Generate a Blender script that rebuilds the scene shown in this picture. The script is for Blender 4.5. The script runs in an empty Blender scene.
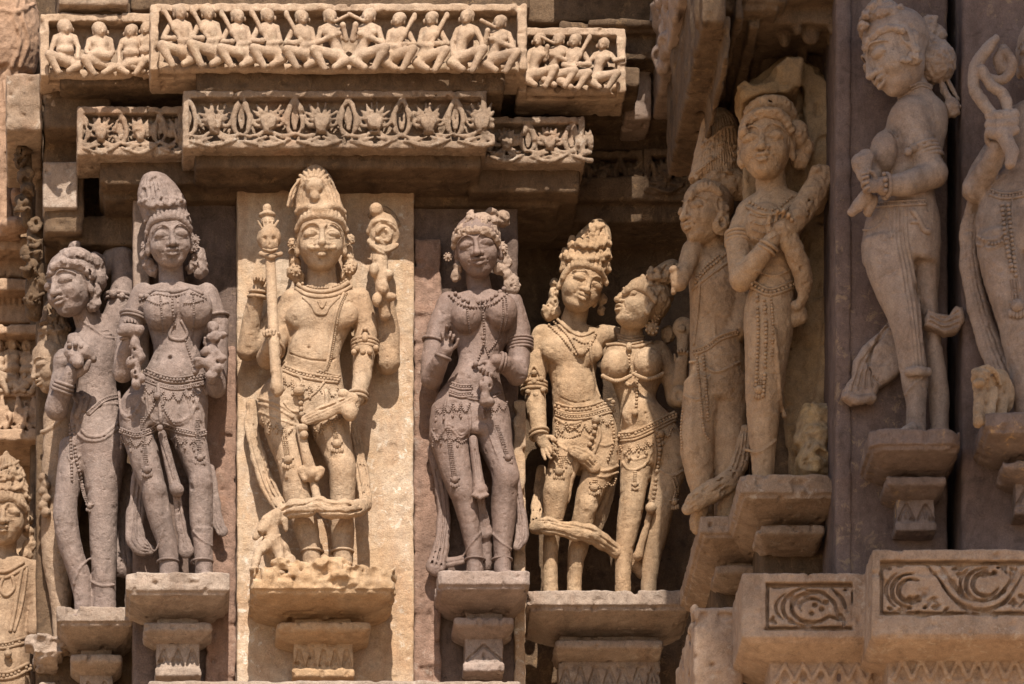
import bpy, math, random
import numpy as np
R_ = math.radians
random.seed(4)
sc = bpy.context.scene
COL = sc.collection

# ---------------------------------------------------------------- camera, sky, sun, exposure
S = 0.0025            # metres per unit of the wall drawing
DC = 7000.0           # camera distance in those units (17.5 m)
HC = 2600.0           # the camera stands this far below the middle of the carved band
VX = 50.0
ZB = 8.1              # height of the middle of the band above the paving
SUN_EL, SUN_AZ = 47.0, 0.0

cam_d = bpy.data.cameras.new('camera')
cam = bpy.data.objects.new('camera', cam_d)
COL.objects.link(cam)
cam.location = ((VX - 512) * S, -DC * S, ZB - HC * S)
cam.rotation_euler = (R_(90), 0, 0)
cam_d.sensor_width = 36
cam_d.lens = 36 * DC / 1024
cam_d.shift_x = (512 - VX) / 1024
cam_d.shift_y = HC / 1024
cam_d.clip_start = 0.5
cam_d.clip_end = 3000
cam_d.dof.use_dof = True
cam_d.dof.focus_distance = DC * S - 0.12
cam_d.dof.aperture_fstop = 8.0
sc.camera = cam

world = bpy.data.worlds.new('World')
sc.world = world
world.use_nodes = True
wn = world.node_tree.nodes
sky = wn.new('ShaderNodeTexSky')
sky.sky_type = 'NISHITA'
sky.sun_disc = False
sky.sun_elevation = R_(SUN_EL)
sky.sun_rotation = R_(180 + SUN_AZ)
bg = wn['Background']
bg.inputs['Strength'].default_value = 0.105
world.node_tree.links.new(sky.outputs[0], bg.inputs[0])

sun_d = bpy.data.lights.new('sun', 'SUN')
sun_d.energy = 5.0
sun_d.angle = R_(0.53)
sun_d.color = (1.0, 0.945, 0.865)
sun = bpy.data.objects.new('sun', sun_d)
COL.objects.link(sun)
sun.rotation_euler = (R_(90 - SUN_EL), 0, R_(SUN_AZ))
sun.location = (0, -30, 30)

sc.view_settings.view_transform = 'Standard'
sc.view_settings.look = 'None'
sc.view_settings.exposure = 0.66
sc.view_settings.gamma = 1.0
sc.render.engine = 'CYCLES'
sc.cycles.max_bounces = 6
sc.cycles.diffuse_bounces = 4

# ---------------------------------------------------------------- drawing units to the world
def W(x, y, d):
    k = (DC - d) / DC
    return np.array([(x - VX) * k + VX - 512, d, (342 - y + HC) * k - HC])

def to_world(v):
    v = np.asarray(v, float)
    out = np.empty_like(v)
    out[..., 0] = v[..., 0] * S
    out[..., 1] = -v[..., 1] * S
    out[..., 2] = v[..., 2] * S + ZB
    return out

def catmull(P, n):
    """smooth curve through control points, n samples per span"""
    P = np.asarray(P, float)
    if len(P) < 3:
        t = np.linspace(0, 1, n + 1)[:, None]
        return P[0] * (1 - t) + P[-1] * t
    Q = np.vstack([2 * P[0] - P[1], P, 2 * P[-1] - P[-2]])
    out = []
    for i in range(1, len(Q) - 2):
        t = np.linspace(0, 1, n, endpoint=False)[:, None]
        a, b, c, d = Q[i - 1], Q[i], Q[i + 1], Q[i + 2]
        out.append(.5 * (2 * b + (c - a) * t + (2 * a - 5 * b + 4 * c - d) * t ** 2 + (3 * b - a - 3 * c + d) * t ** 3))
    out.append(P[-1:])
    return np.vstack(out)

def resample(P, step):
    P = np.asarray(P, float)
    L = np.concatenate([[0], np.cumsum(np.linalg.norm(np.diff(P[:, :2], axis=0), axis=1))])
    n = max(2, int(L[-1] / step) + 1)
    t = np.linspace(0, L[-1], n)
    return np.stack([np.interp(t, L, P[:, i]) for i in range(P.shape[1])], 1)

# ---------------------------------------------------------------- objects
def props(o, label=None, cat=None, group=None, kind=None):
    if label: o['label'] = label
    if cat: o['category'] = cat
    if group: o['group'] = group
    if kind: o['kind'] = kind
    return o

def thing(name, x, y, d, label, cat, group=None):
    o = bpy.data.objects.new(name, None)
    COL.objects.link(o)
    o.location = to_world(W(x, y, d))
    o.empty_display_size = 0.05
    return props(o, label, cat, group)

def link_mesh(name, verts, faces, mat, parent=None, smooth=True, sizes=None):
    """verts in world metres; faces (n,4) array, or a flat list with sizes"""
    me = bpy.data.meshes.new(name)
    verts = np.asarray(verts, np.float32)
    org = np.array(parent.location if parent and parent.parent is None else
                   (parent.parent.location + parent.location if parent else (0, 0, 0)), np.float32)
    if parent is None and len(verts):
        org = verts.mean(0)
        org[2] = verts[:, 2].min()
    verts = verts - org
    me.vertices.add(len(verts))
    me.vertices.foreach_set('co', verts.ravel())
    if sizes is None:
        faces = np.asarray(faces, np.int32)
        sizes = np.full(len(faces), faces.shape[1], np.int32)
        flat = faces.ravel()
    else:
        flat = np.asarray(faces, np.int32)
        sizes = np.asarray(sizes, np.int32)
    me.loops.add(len(flat))
    me.loops.foreach_set('vertex_index', flat)
    me.polygons.add(len(sizes))
    starts = np.concatenate([[0], np.cumsum(sizes)[:-1]]).astype(np.int32)
    me.polygons.foreach_set('loop_start', starts)
    me.polygons.foreach_set('loop_total', sizes)
    if smooth:
        me.polygons.foreach_set('use_smooth', np.ones(len(sizes), bool))
    me.update(calc_edges=True)
    o = bpy.data.objects.new(name, me)
    COL.objects.link(o)
    if mat: me.materials.append(mat)
    if parent:
        o.parent = parent
    else:
        o.location = org
    return o

# ---------------------------------------------------------------- noise on a grid
_rng = np.random.RandomState(11)

def up1(a, n, axis, scale, off):
    m = a.shape[axis]
    t = (np.arange(n) / scale + off)
    i = np.minimum(t.astype(int), m - 2)
    f = t - i
    f = (f * f * (3 - 2 * f)).astype(np.float32)
    sh = [1] * a.ndim
    sh[axis] = n
    f = f.reshape(sh)
    return np.take(a, i, axis) * (1 - f) + np.take(a, i + 1, axis) * f

def noise_grid(shape, cell):
    sz = [int(n / cell) + 4 for n in shape]
    a = _rng.rand(*sz).astype(np.float32) * 2 - 1
    for ax in range(3):
        a = up1(a, shape[ax], ax, cell, _rng.rand())
    return a

# ---------------------------------------------------------------- sculpting in a distance field
CORN = np.array([(i, j, k) for i in (0, 1) for j in (0, 1) for k in (0, 1)])
EDGES = [(a, b) for a in range(8) for b in range(a + 1, 8) if abs(CORN[a] - CORN[b]).sum() == 1]

def surface_net(F, relax=1):
    nx, ny, nz = F.shape
    neg = F < 0
    cnt = np.zeros((nx - 1, ny - 1, nz - 1), np.int8)
    for c in CORN:
        cnt += neg[c[0]:nx - 1 + c[0], c[1]:ny - 1 + c[1], c[2]:nz - 1 + c[2]]
    act = (cnt > 0) & (cnt < 8)
    ci = np.argwhere(act)
    idm = np.full(act.shape, -1, np.int32)
    idm[act] = np.arange(len(ci))
    vals = [F[ci[:, 0] + c[0], ci[:, 1] + c[1], ci[:, 2] + c[2]] for c in CORN]
    acc = np.zeros((len(ci), 3), np.float32)
    n = np.zeros(len(ci), np.float32)
    for a, b in EDGES:
        va, vb = vals[a], vals[b]
        cr = (va < 0) != (vb < 0)
        t = np.where(cr, va / np.where(cr, va - vb, 1), 0)[:, None]
        p = CORN[a] + t * (CORN[b] - CORN[a])
        acc += np.where(cr[:, None], p, 0)
        n += cr
    V = ci + acc / n[:, None]
    quads = []
    for ax in range(3):
        o1, o2 = [i for i in range(3) if i != ax]
        sa = [slice(1, -1)] * 3
        sa[ax] = slice(0, -1)
        sb = list(sa)
        sb[ax] = slice(1, None)
        A, B = neg[tuple(sa)], neg[tuple(sb)]
        e = np.argwhere(A != B)
        if not len(e): continue
        fl = A[tuple(e.T)]
        base = e.copy()
        base[:, o1] += 1
        base[:, o2] += 1
        q = []
        for da, db in ((-1, -1), (0, -1), (0, 0), (-1, 0)):
            c = base.copy()
            c[:, o1] += da
            c[:, o2] += db
            q.append(idm[tuple(c.T)])
        q = np.stack(q, 1)
        flip = fl if ax != 1 else ~fl
        q[flip] = q[flip][:, ::-1]
        quads.append(q)
    Q = np.vstack(quads)
    for _ in range(relax):                       # one gentle pass against voxel ripple
        s = np.zeros_like(V)
        w = np.zeros(len(V), np.float32)
        for i in range(4):
            a, b = Q[:, i], Q[:, (i + 1) % 4]
            for c in range(3):
                s[:, c] += np.bincount(a, V[b, c], len(V)) + np.bincount(b, V[a, c], len(V))
            w += np.bincount(a, minlength=len(V)) + np.bincount(b, minlength=len(V))
        V = V * .72 + .28 * s / w[:, None]
    return V, Q

def components(n, Q):
    """label of the connected piece each vertex belongs to"""
    lab = np.arange(n)
    while True:
        m = lab[Q].min(1)
        new = lab.copy()
        for i in range(4):
            np.minimum.at(new, Q[:, i], m)
        np.minimum.at(new, lab, new)
        new = new[new]
        new = new[new]
        if (new == lab).all(): return lab
        lab = new

class Sculpt:
    """a distance field over a screen rectangle and a depth range of the wall drawing"""
    def __init__(s, x0, y0, x1, y1, d0, d1, vox=1.0, D0=0.0):
        s.D0 = D0
        c = np.array([W(x, y, d + D0) for x in (x0, x1) for y in (y0, y1) for d in (d0, d1)])
        s.lo = c.min(0) - 3 * vox
        s.hi = c.max(0) + 3 * vox
        s.vox = vox
        s.n = np.ceil((s.hi - s.lo) / vox).astype(int) + 1
        s.F = np.full(s.n, 8.0, np.float32)
        s.ax = [(s.lo[i] + vox * np.arange(s.n[i])).astype(np.float32) for i in range(3)]
        s.dr = (d0 + D0, d1 + D0)
    def P(s, p):
        return W(p[0], p[1], p[2] + s.D0)
    def region(s, lo, hi):
        i0 = np.clip(np.floor((np.asarray(lo) - s.lo) / s.vox).astype(int), 0, s.n - 1)
        i1 = np.clip(np.ceil((np.asarray(hi) - s.lo) / s.vox).astype(int) + 1, 1, s.n)
        if (i1 <= i0).any(): return None
        sl = tuple(slice(i0[i], i1[i]) for i in range(3))
        g = [s.ax[0][sl[0]][:, None, None], s.ax[1][sl[1]][None, :, None], s.ax[2][sl[2]][None, None, :]]
        return sl, g
    def comb(s, sl, D, k, op):
        A = s.F[sl]
        D = D.astype(np.float32)
        if op == 'u':
            if k <= 0: s.F[sl] = np.minimum(A, D); return
            h = np.maximum(k - np.abs(A - D), 0) / k
            s.F[sl] = np.minimum(A, D) - h * h * k * .25
        elif op == 's':
            D = -D
            if k <= 0: s.F[sl] = np.maximum(A, D); return
            h = np.maximum(k - np.abs(A - D), 0) / k
            s.F[sl] = np.maximum(A, D) + h * h * k * .25
        else:
            s.F[sl] = np.maximum(A, D)
    def chain_w(s, pts, rad, k=0, op='u', flat=1.0):
        pts = np.asarray(pts, float)
        rad = np.asarray(rad, float)
        fm = np.array([1, max(1, 1 / flat), 1])
        m = (rad.max() + k + 2) * fm
        rg = s.region(pts.min(0) - m, pts.max(0) + m)
        if rg is None: return
        sl, g = rg
        D = np.full(s.F[sl].shape, 9.0, np.float32)
        for i in range(len(pts) - 1):
            a, b, ra, rb = pts[i], pts[i + 1], rad[i], rad[i + 1]
            mm = (max(ra, rb) + k + 2) * fm
            r2 = s.region(np.minimum(a, b) - mm, np.maximum(a, b) + mm)
            if r2 is None: continue
            s2, h = r2
            loc = tuple(slice(s2[j].start - sl[j].start, s2[j].stop - sl[j].start) for j in range(3))
            v = (b - a) * np.array([1, flat, 1])
            L = max(v @ v, 1e-6)
            X, Y, Z = h[0] - a[0], (h[1] - a[1]) * flat, h[2] - a[2]
            t = np.clip((X * v[0] + Y * v[1] + Z * v[2]) / L, 0, 1)
            q = np.sqrt((X - t * v[0]) ** 2 + (Y - t * v[1]) ** 2 + (Z - t * v[2]) ** 2) - (ra + t * (rb - ra))
            D[loc] = np.minimum(D[loc], q)
        s.comb(sl, D, k, op)
    def chain(s, pts, k=3, op='u', curve=0, flat=1.0):
        """pts (x, y, d, r) on the drawing; a tapering limb through them"""
        p = np.asarray(pts, float)
        if curve: p = catmull(p, curve)
        s.chain_w([s.P(q) for q in p], p[:, 3], k, op, flat)
    def ell(s, c, r, k=3, op='u', R=None, world=False, roll=0):
        c = np.asarray(c, float) if world else s.P(c)
        r = np.asarray(r, float)          # radii across, up, towards the viewer
        r = np.array([r[0], r[2], r[1]])
        if R is None and roll:
            R = rot(0, roll, 0)
        m = (r.max() if R is not None else r) + k + 2
        rg = s.region(c - m, c + m)
        if rg is None: return
        sl, g = rg
        X, Y, Z = g[0] - c[0], g[1] - c[1], g[2] - c[2]
        if R is not None:
            X, Y, Z = (R[0][0] * X + R[1][0] * Y + R[2][0] * Z, R[0][1] * X + R[1][1] * Y + R[2][1] * Z, R[0][2] * X + R[1][2] * Y + R[2][2] * Z)
        k0 = np.sqrt((X / r[0]) ** 2 + (Y / r[1]) ** 2 + (Z / r[2]) ** 2)
        k1 = np.sqrt((X / r[0] ** 2) ** 2 + (Y / r[1] ** 2) ** 2 + (Z / r[2] ** 2) ** 2)
        s.comb(sl, k0 * (k0 - 1) / np.maximum(k1, 1e-5), k, op)
    def loft(s, rows, k=4, op='u', cap=4, back=None):
        """rows (y, xl, xr, dc, b): ellipse slices, smooth between, b = half depth"""
        rows = np.asarray(rows, float)
        rows = catmull(rows, 8)
        Z = np.array([s.P(((r[1] + r[2]) / 2, r[0], r[3]))[2] for r in rows])
        Xl = np.array([s.P((r[1], r[0], r[3]))[0] for r in rows])
        Xr = np.array([s.P((r[2], r[0], r[3]))[0] for r in rows])
        o = np.argsort(Z)
        Z, Xl, Xr, dc, b = Z[o], Xl[o], Xr[o], rows[o, 3] + s.D0, rows[o, 4]
        m = k + 3
        rg = s.region((Xl.min() - m, (dc - b).min() - m, Z[0] - m), (Xr.max() + m, (dc + b).max() + m, Z[-1] + m))
        if rg is None: return
        sl, g = rg
        z = g[2]
        cx = np.interp(z, Z, (Xl + Xr) / 2)
        a = np.maximum(np.interp(z, Z, (Xr - Xl) / 2), .5)
        cd = np.interp(z, Z, dc)
        bb = np.maximum(np.interp(z, Z, b), .5)
        X, Y = (g[0] - cx), (g[1] - cd)
        k0 = np.sqrt((X / a) ** 2 + (Y / bb) ** 2)
        k1 = np.sqrt((X / a ** 2) ** 2 + (Y / bb ** 2) ** 2)
        D = k0 * (k0 - 1) / np.maximum(k1, 1e-5)
        ez = np.maximum(np.maximum(Z[0] + cap - z, z - Z[-1] + cap), 0)
        D = np.where(ez > 0, np.sqrt(np.maximum(D + cap, 0) ** 2 + ez ** 2) - cap, D)
        s.comb(sl, D, k, op)
    def box_w(s, lo, hi, r=1.5, k=0, op='u'):
        lo, hi = np.asarray(lo, float), np.asarray(hi, float)
        m = k + 3
        rg = s.region(lo - m, hi + m)
        if rg is None: return
        sl, g = rg
        c, h = (lo + hi) / 2, (hi - lo) / 2 - r
        q = [np.abs(g[i] - c[i]) - h[i] for i in range(3)]
        out = np.sqrt(np.maximum(q[0], 0) ** 2 + np.maximum(q[1], 0) ** 2 + np.maximum(q[2], 0) ** 2)
        ins = np.minimum(np.maximum(np.maximum(q[0], q[1]), q[2]), 0)
        s.comb(sl, out + ins - r, k, op)
    def box(s, x0, y0, x1, y1, db, df, r=1.5, k=0, op='u'):
        """a true block whose front face shows as the rectangle x0..x1, y0..y1"""
        a, b = s.P((x0, y1, df)), s.P((x1, y0, df))
        s.box_w((a[0], db + s.D0, a[2]), (b[0], df + s.D0, b[2]), r, k, op)
    def rings(s, rg_, db, r=1.5, k=0, op='u', cham=0):
        """rows (Z drop below the first front edge, x0, x1, front d); first row gives screen y"""
        y0 = rg_[0][0]
        Ztop = s.P((rg_[0][1], y0, rg_[0][3]))[2]
        rows = []
        for i, q in enumerate(rg_):
            Zq = Ztop - (q[0] - y0)
            f = (DC - q[3] - s.D0) / DC
            rows.append((Zq, (q[1] - VX) * f + VX - 512, (q[2] - VX) * f + VX - 512, q[3] + s.D0))
        rows = np.array(rows[::-1])
        Z = rows[:, 0] + np.arange(len(rows)) * 1e-4
        m = k + 3
        bd = db + s.D0
        reg = s.region((rows[:, 1].min() - m, bd - m, Z[0] - m), (rows[:, 2].max() + m, rows[:, 3].max() + m, Z[-1] + m))
        if reg is None: return
        sl, g = reg
        z = g[2]
        xa, xb, df = [np.interp(z, Z, rows[:, i]) for i in (1, 2, 3)]
        qx = np.abs(g[0] - (xa + xb) / 2) - ((xb - xa) / 2 - r)
        qy = np.abs(g[1] - (bd + df) / 2) - ((df - bd) / 2 - r)
        qz = np.maximum(Z[0] + r - z, z - Z[-1] + r)
        if cham:
            qc = (qx + (g[1] - df + r)) * .7071 + cham * .7071
            qx = np.maximum(qx, qc)
        out = np.sqrt(np.maximum(qx, 0) ** 2 + np.maximum(qy, 0) ** 2 + np.maximum(qz, 0) ** 2)
        ins = np.minimum(np.maximum(np.maximum(qx, qy), qz), 0)
        s.comb(sl, out + ins - r, k, op)
    def prism(s, poly, db, df, r=1, k=0, op='u'):
        """screen polygon as seen at the front depth, extruded back"""
        p = np.array([s.P((q[0], q[1], df)) for q in poly])[:, [0, 2]]
        m = k + 3
        rg = s.region((p[:, 0].min() - m, db + s.D0 - m, p[:, 1].min() - m), (p[:, 0].max() + m, df + s.D0 + m, p[:, 1].max() + m))
        if rg is None: return
        sl, g = rg
        X, Z = g[0][:, 0, :], g[2][0, :, :]
        X, Z = np.broadcast_arrays(X, Z)
        d2 = np.full(X.shape, 1e9)
        ins = np.zeros(X.shape, bool)
        for i in range(len(p)):
            a, b = p[i], p[(i + 1) % len(p)]
            v = b - a
            t = np.clip(((X - a[0]) * v[0] + (Z - a[1]) * v[1]) / max(v @ v, 1e-6), 0, 1)
            d2 = np.minimum(d2, (X - a[0] - t * v[0]) ** 2 + (Z - a[1] - t * v[1]) ** 2)
            c = (a[1] > Z) != (b[1] > Z)
            xx = a[0] + (Z - a[1]) * v[0] / (v[1] if abs(v[1]) > 1e-9 else 1e-9)
            ins ^= c & (X < xx)
        q2 = np.where(ins, -np.sqrt(d2), np.sqrt(d2))[:, None, :] + r
        qy = np.abs(g[1] - (db + df) / 2 - s.D0) - ((df - db) / 2 - r)
        D = np.sqrt(np.maximum(q2, 0) ** 2 + np.maximum(qy, 0) ** 2) + np.minimum(np.maximum(q2, qy), 0) - r
        s.comb(sl, D, k, op)
    def sample(s, p):
        q = (p - s.lo) / s.vox
        q = np.clip(q, 0, s.n - 1.001)
        i = q.astype(int)
        f = q - i
        o = 0
        for c in CORN:
            w = 1
            for ax in range(3):
                w = w * (f[..., ax] if c[ax] else 1 - f[..., ax])
            o = o + w * s.F[i[..., 0] + c[0], i[..., 1] + c[1], i[..., 2] + c[2]]
        return o
    def surf(s, xy, default=None):
        """depth of the first surface met by the sight line through each drawing point"""
        xy = np.asarray(xy, float)
        ds = np.arange(s.dr[1], s.dr[0], -s.vox * .8)
        k = (DC - ds) / DC
        p = np.empty((len(xy), len(ds), 3))
        p[..., 0] = (xy[:, :1] - VX) * k + VX - 512
        p[..., 1] = ds
        p[..., 2] = (342 - xy[:, 1:2] + HC) * k - HC
        v = s.sample(p)
        hit = v < 0
        j = hit.argmax(1)
        ok = hit.any(1)
        r = np.arange(len(xy))
        j1 = np.maximum(j, 1)
        va, vb = v[r, j1 - 1], v[r, j1]
        t = np.clip(va / np.where(np.abs(va - vb) > 1e-6, va - vb, 1), 0, 1)
        d = ds[j1 - 1] + t * (ds[j1] - ds[j1 - 1])
        if not ok.any():
            d[:] = s.D0 + (default if default is not None else 0)
        elif not ok.all():
            d = np.interp(r, r[ok], d[ok])
        return d - s.D0
    def on(s, pts, step=2.0, lift=0.0, curve=6, smooth=2, dmin=None):
        """drawing stroke (x, y[, r]) laid on the surface: returns x, y, d (, r)"""
        p = np.asarray(pts, float)
        if curve and len(p) > 2: p = catmull(p, curve)
        p = resample(p, step)
        d = s.surf(p[:, :2]) + lift
        if dmin is not None: d = np.maximum(d, dmin)
        for _ in range(smooth):
            if len(d) > 2:
                e = np.concatenate([d[:1], d, d[-1:]])
                d = np.maximum(d, (e[:-2] + e[1:-1] + e[2:]) / 3) if _ == 0 else (e[:-2] + e[1:-1] + e[2:]) / 3
        out = np.column_stack([p[:, 0], p[:, 1], d])
        if p.shape[1] > 2: out = np.column_stack([out, p[:, 2]])
        return out
    def stroke(s, pts, r=1.2, k=1, op='u', lift=0.0, step=2.5, curve=6):
        if op == 's': lift -= .55
        q = s.on(pts, step, lift, curve)
        rr = q[:, 3] if q.shape[1] > 3 else np.full(len(q), r)
        s.chain_w([s.P(v) for v in q], rr, k, op)
    def ribbon(s, pts, k=1.5, flat=1.9, folds=3, ripple=.6):
        """a flat pleated scarf: a flattened band with grooves along its length"""
        p = catmull(np.asarray(pts, float), 5)
        p[:, 3] *= 1 + .06 * np.sin(np.arange(len(p)) * 1.3)
        s.chain_w([s.P(q) for q in p], p[:, 3], k, 'u', flat)
        t = np.gradient(p[:, :2], axis=0)
        t /= np.linalg.norm(t, axis=1)[:, None] + 1e-9
        for i in range(folds):
            f = (i + 1) / (folds + 1) * 2 - 1
            q = p[:, :2] + np.column_stack([-t[:, 1], t[:, 0]]) * (p[:, 3] * f)[:, None]
            z = p[:, 2] + p[:, 3] / flat * math.sqrt(max(1 - f * f, .05)) + .3
            s.chain_w([s.P((a[0], a[1], b)) for a, b in zip(q, z)], np.full(len(q), ripple + .35), .5, 's')
    def rough(s, amp, cell):
        s.F += amp * noise_grid(s.F.shape, cell / s.vox)
    def chips(s, amp, cell, th=.35):
        n = noise_grid(s.F.shape, cell / s.vox)
        s.F += amp * np.maximum(n - th, 0)
    def mesh(s, name, mat, parent=None, relax=1, split=True):
        F = s.F
        for ax in range(3):
            for e in (0, -1):
                sl = [slice(None)] * 3
                sl[ax] = e
                F[tuple(sl)] = np.maximum(F[tuple(sl)], .4)
        V, Q = surface_net(F, relax)
        V = V * s.vox + s.lo
        lab = components(len(V), Q)
        ids, inv, cnt = np.unique(lab, return_inverse=True, return_counts=True)
        big = cnt.max()
        out = None
        for i in np.argsort(-cnt):                    # a loose piece is an object of its own; crumbs are dropped
            if cnt[i] < big and (cnt[i] < 260 or not split): continue
            mk = inv == i
            idx = np.cumsum(mk) - 1
            q = Q[mk[Q[:, 0]]]
            o = link_mesh(name, to_world(V[mk]), idx[q], mat, parent)
            out = out or o
        return out

def rot(yaw, roll, pitch):
    """columns = right, front, up of a head turned by yaw (to picture right +), nodded by pitch (down +), rolled (clockwise +)"""
    y, r, p = R_(yaw), R_(roll), R_(pitch)
    # world axes here: X right, D towards viewer, Z up
    Ry = np.array([[math.cos(y), math.sin(y), 0], [-math.sin(y), math.cos(y), 0], [0, 0, 1]])
    Rp = np.array([[1, 0, 0], [0, math.cos(p), math.sin(p)], [0, -math.sin(p), math.cos(p)]])
    Rr = np.array([[math.cos(r), 0, math.sin(r)], [0, 1, 0], [-math.sin(r), 0, math.cos(r)]])
    return Rr @ Ry @ Rp

# ---------------------------------------------------------------- small ornaments as tubes and beads
def _ico():
    t = (1 + 5 ** .5) / 2
    v = [(-1, t, 0), (1, t, 0), (-1, -t, 0), (1, -t, 0), (0, -1, t), (0, 1, t), (0, -1, -t), (0, 1, -t), (t, 0, -1), (t, 0, 1), (-t, 0, -1), (-t, 0, 1)]
    f = [(0, 11, 5), (0, 5, 1), (0, 1, 7), (0, 7, 10), (0, 10, 11), (1, 5, 9), (5, 11, 4), (11, 10, 2), (10, 7, 6), (7, 1, 8), (3, 9, 4), (3, 4, 2), (3, 2, 6), (3, 6, 8), (3, 8, 9), (4, 9, 5), (2, 4, 11), (6, 2, 10), (8, 6, 7), (9, 8, 1)]
    v = [np.array(q) / np.linalg.norm(q) for q in v]
    out, mid = [], {}
    def m(a, b):
        k = (min(a, b), max(a, b))
        if k not in mid:
            q = v[a] + v[b]
            v.append(q / np.linalg.norm(q))
            mid[k] = len(v) - 1
        return mid[k]
    for a, b, c in f:
        x, y, z = m(a, b), m(b, c), m(c, a)
        out += [(a, x, z), (b, y, x), (c, z, y), (x, y, z)]
    return np.array(v), np.array(out)
ICO_V, ICO_F = _ico()

class Orn:
    def __init__(s, sc_):
        s.sc, s.v, s.f, s.sz, s.n = sc_, [], [], [], 0
    def _add(s, v, f):
        s.v.append(v)
        f = np.asarray(f)
        s.f.append((f + s.n).ravel())
        s.sz.append(np.full(len(f), f.shape[1]))
        s.n += len(v)
    def bead(s, p, r, sq=(1, 1, 1)):
        s._add(s.sc.P(p) + ICO_V * r * np.array(sq) * random.uniform(.9, 1.08), ICO_F[:, ::-1])
    def tube_w(s, P, rad, flat=1.0):
        P = np.asarray(P, float)
        rad = np.broadcast_to(np.asarray(rad, float), (len(P),))
        T = np.gradient(P, axis=0)
        T /= np.linalg.norm(T, axis=1)[:, None] + 1e-9
        up = np.array([0, 1, 0.37]) / math.hypot(1, .37)
        A = np.cross(T, up)
        A /= np.linalg.norm(A, axis=1)[:, None] + 1e-9
        B = np.cross(A, T)
        m = 8
        th = np.linspace(0, 2 * math.pi, m, endpoint=False)
        V = P[:, None, :] + rad[:, None, None] * (np.cos(th)[None, :, None] * A[:, None, :] + flat * np.sin(th)[None, :, None] * B[:, None, :])
        V = V.reshape(-1, 3)
        n = len(P)
        q = []
        for i in range(n - 1):
            for j in range(m):
                q.append((i * m + j, i * m + (j + 1) % m, (i + 1) * m + (j + 1) % m, (i + 1) * m + j))
        caps = [list(range(m))[::-1], [(n - 1) * m + j for j in range(m)]]
        q = np.array(q)[:, ::-1]
        cp = np.array(caps)[:, ::-1]
        s.v.append(V)
        s.f.append(np.concatenate([(q + s.n).ravel(), (cp + s.n).ravel()]))
        s.sz.append(np.concatenate([np.full(len(q), 4), np.full(2, m)]))
        s.n += len(V)
    def tube(s, pts, r=1.2, lift=.3, step=2.0, flat=1.0, curve=6):
        q = s.sc.on(pts, step, lift, curve)
        rr = q[:, 3] if q.shape[1] > 3 else r
        s.tube_w([s.sc.P(v) for v in q], rr, flat)
    def beads(s, pts, r=1.3, lift=.4, gap=2.0, curve=6):
        q = s.sc.on(pts, r * gap, lift + r * .35, curve, 1)
        for v in q:
            if random.random() < .05: continue       # knocked off
            s.bead(v, r * random.uniform(.82, 1.12))
    def band(s, pts, w=3.0, r=.8, lift=.4, beads=True):
        """two cords with a row of beads between"""
        p = np.asarray(pts, float)
        p = catmull(p, 6) if len(p) > 2 else p
        t = np.gradient(p, axis=0)
        t /= np.linalg.norm(t, axis=1)[:, None] + 1e-9
        nrm = np.column_stack([-t[:, 1], t[:, 0]])
        for sgn in (-1, 1):
            s.tube(p + sgn * nrm * w / 2, r, lift, curve=0)
        if beads: s.beads(p, w * .33, lift, 2.0, curve=0)
    def tassel(s, pts, w=2.5, end=4):
        p = catmull(np.asarray(pts, float), 6) if len(pts) > 2 else np.asarray(pts, float)
        for o in (-w * .7, 0, w * .7):
            q = p.copy()
            q[:, 0] += o
            s.beads(q, .95, .5, 1.9, curve=0)
        x, y = p[-1]
        d = s.sc.surf([(x, y)])[0]
        s.bead((x, y, d + 1), end * .8)
        for a in range(-2, 3):
            s.bead((x + a * end * .42, y + end * (1.15 - .12 * abs(a)), d + .8), end * .34, (.8, .8, 1.5))
        s.tube([(x - end, y - end * .4), (x, y - end * .1), (x + end, y - end * .4)], 1.0, 1)
    def ring(s, c, rx, axis, r=1.2, n=20, ry=None, squash=1.0):
        """a bangle round a limb: axis is the limb direction on the drawing (dx, dy, dd)"""
        c = s.sc.P(c)
        a = np.array([axis[0], axis[2] if len(axis) > 2 else 0, -axis[1]], float)
        a /= np.linalg.norm(a)
        u = np.cross(a, [0, 1, 0.001])
        u /= np.linalg.norm(u)
        v = np.cross(a, u)
        th = np.linspace(0, 2 * math.pi, n + 1)
        P = c + rx * np.cos(th)[:, None] * u + (ry or rx) * np.sin(th)[:, None] * v
        s.tube_w(P, r)
    def build(s, name, mat, parent):
        if not s.v: return None
        if len(s.v):                  # one object per arm, ear or hanging string
            pcs = [(s.v[i], s.f[i], s.sz[i]) for i in range(len(s.v))]
            grp = []
            for v, f, z in pcs:
                lo, hi = v.min(0), v.max(0)
                for g in grp:
                    if (lo <= g[0][1] + 3).all() and (hi >= g[0][0] - 3).all():
                        g[0][0], g[0][1] = np.minimum(g[0][0], lo), np.maximum(g[0][1], hi)
                        g[1].append((f, z))
                        break
                else:
                    grp.append([[lo, hi], [(f, z)]])
            allv = np.vstack(s.v)
            for g in grp:
                f = np.concatenate([q[0] for q in g[1]])
                z = np.concatenate([q[1] for q in g[1]])
                u, inv = np.unique(f, return_inverse=True)
                link_mesh(name, to_world(allv[u]), inv, mat, parent, True, z)
            return

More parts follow.
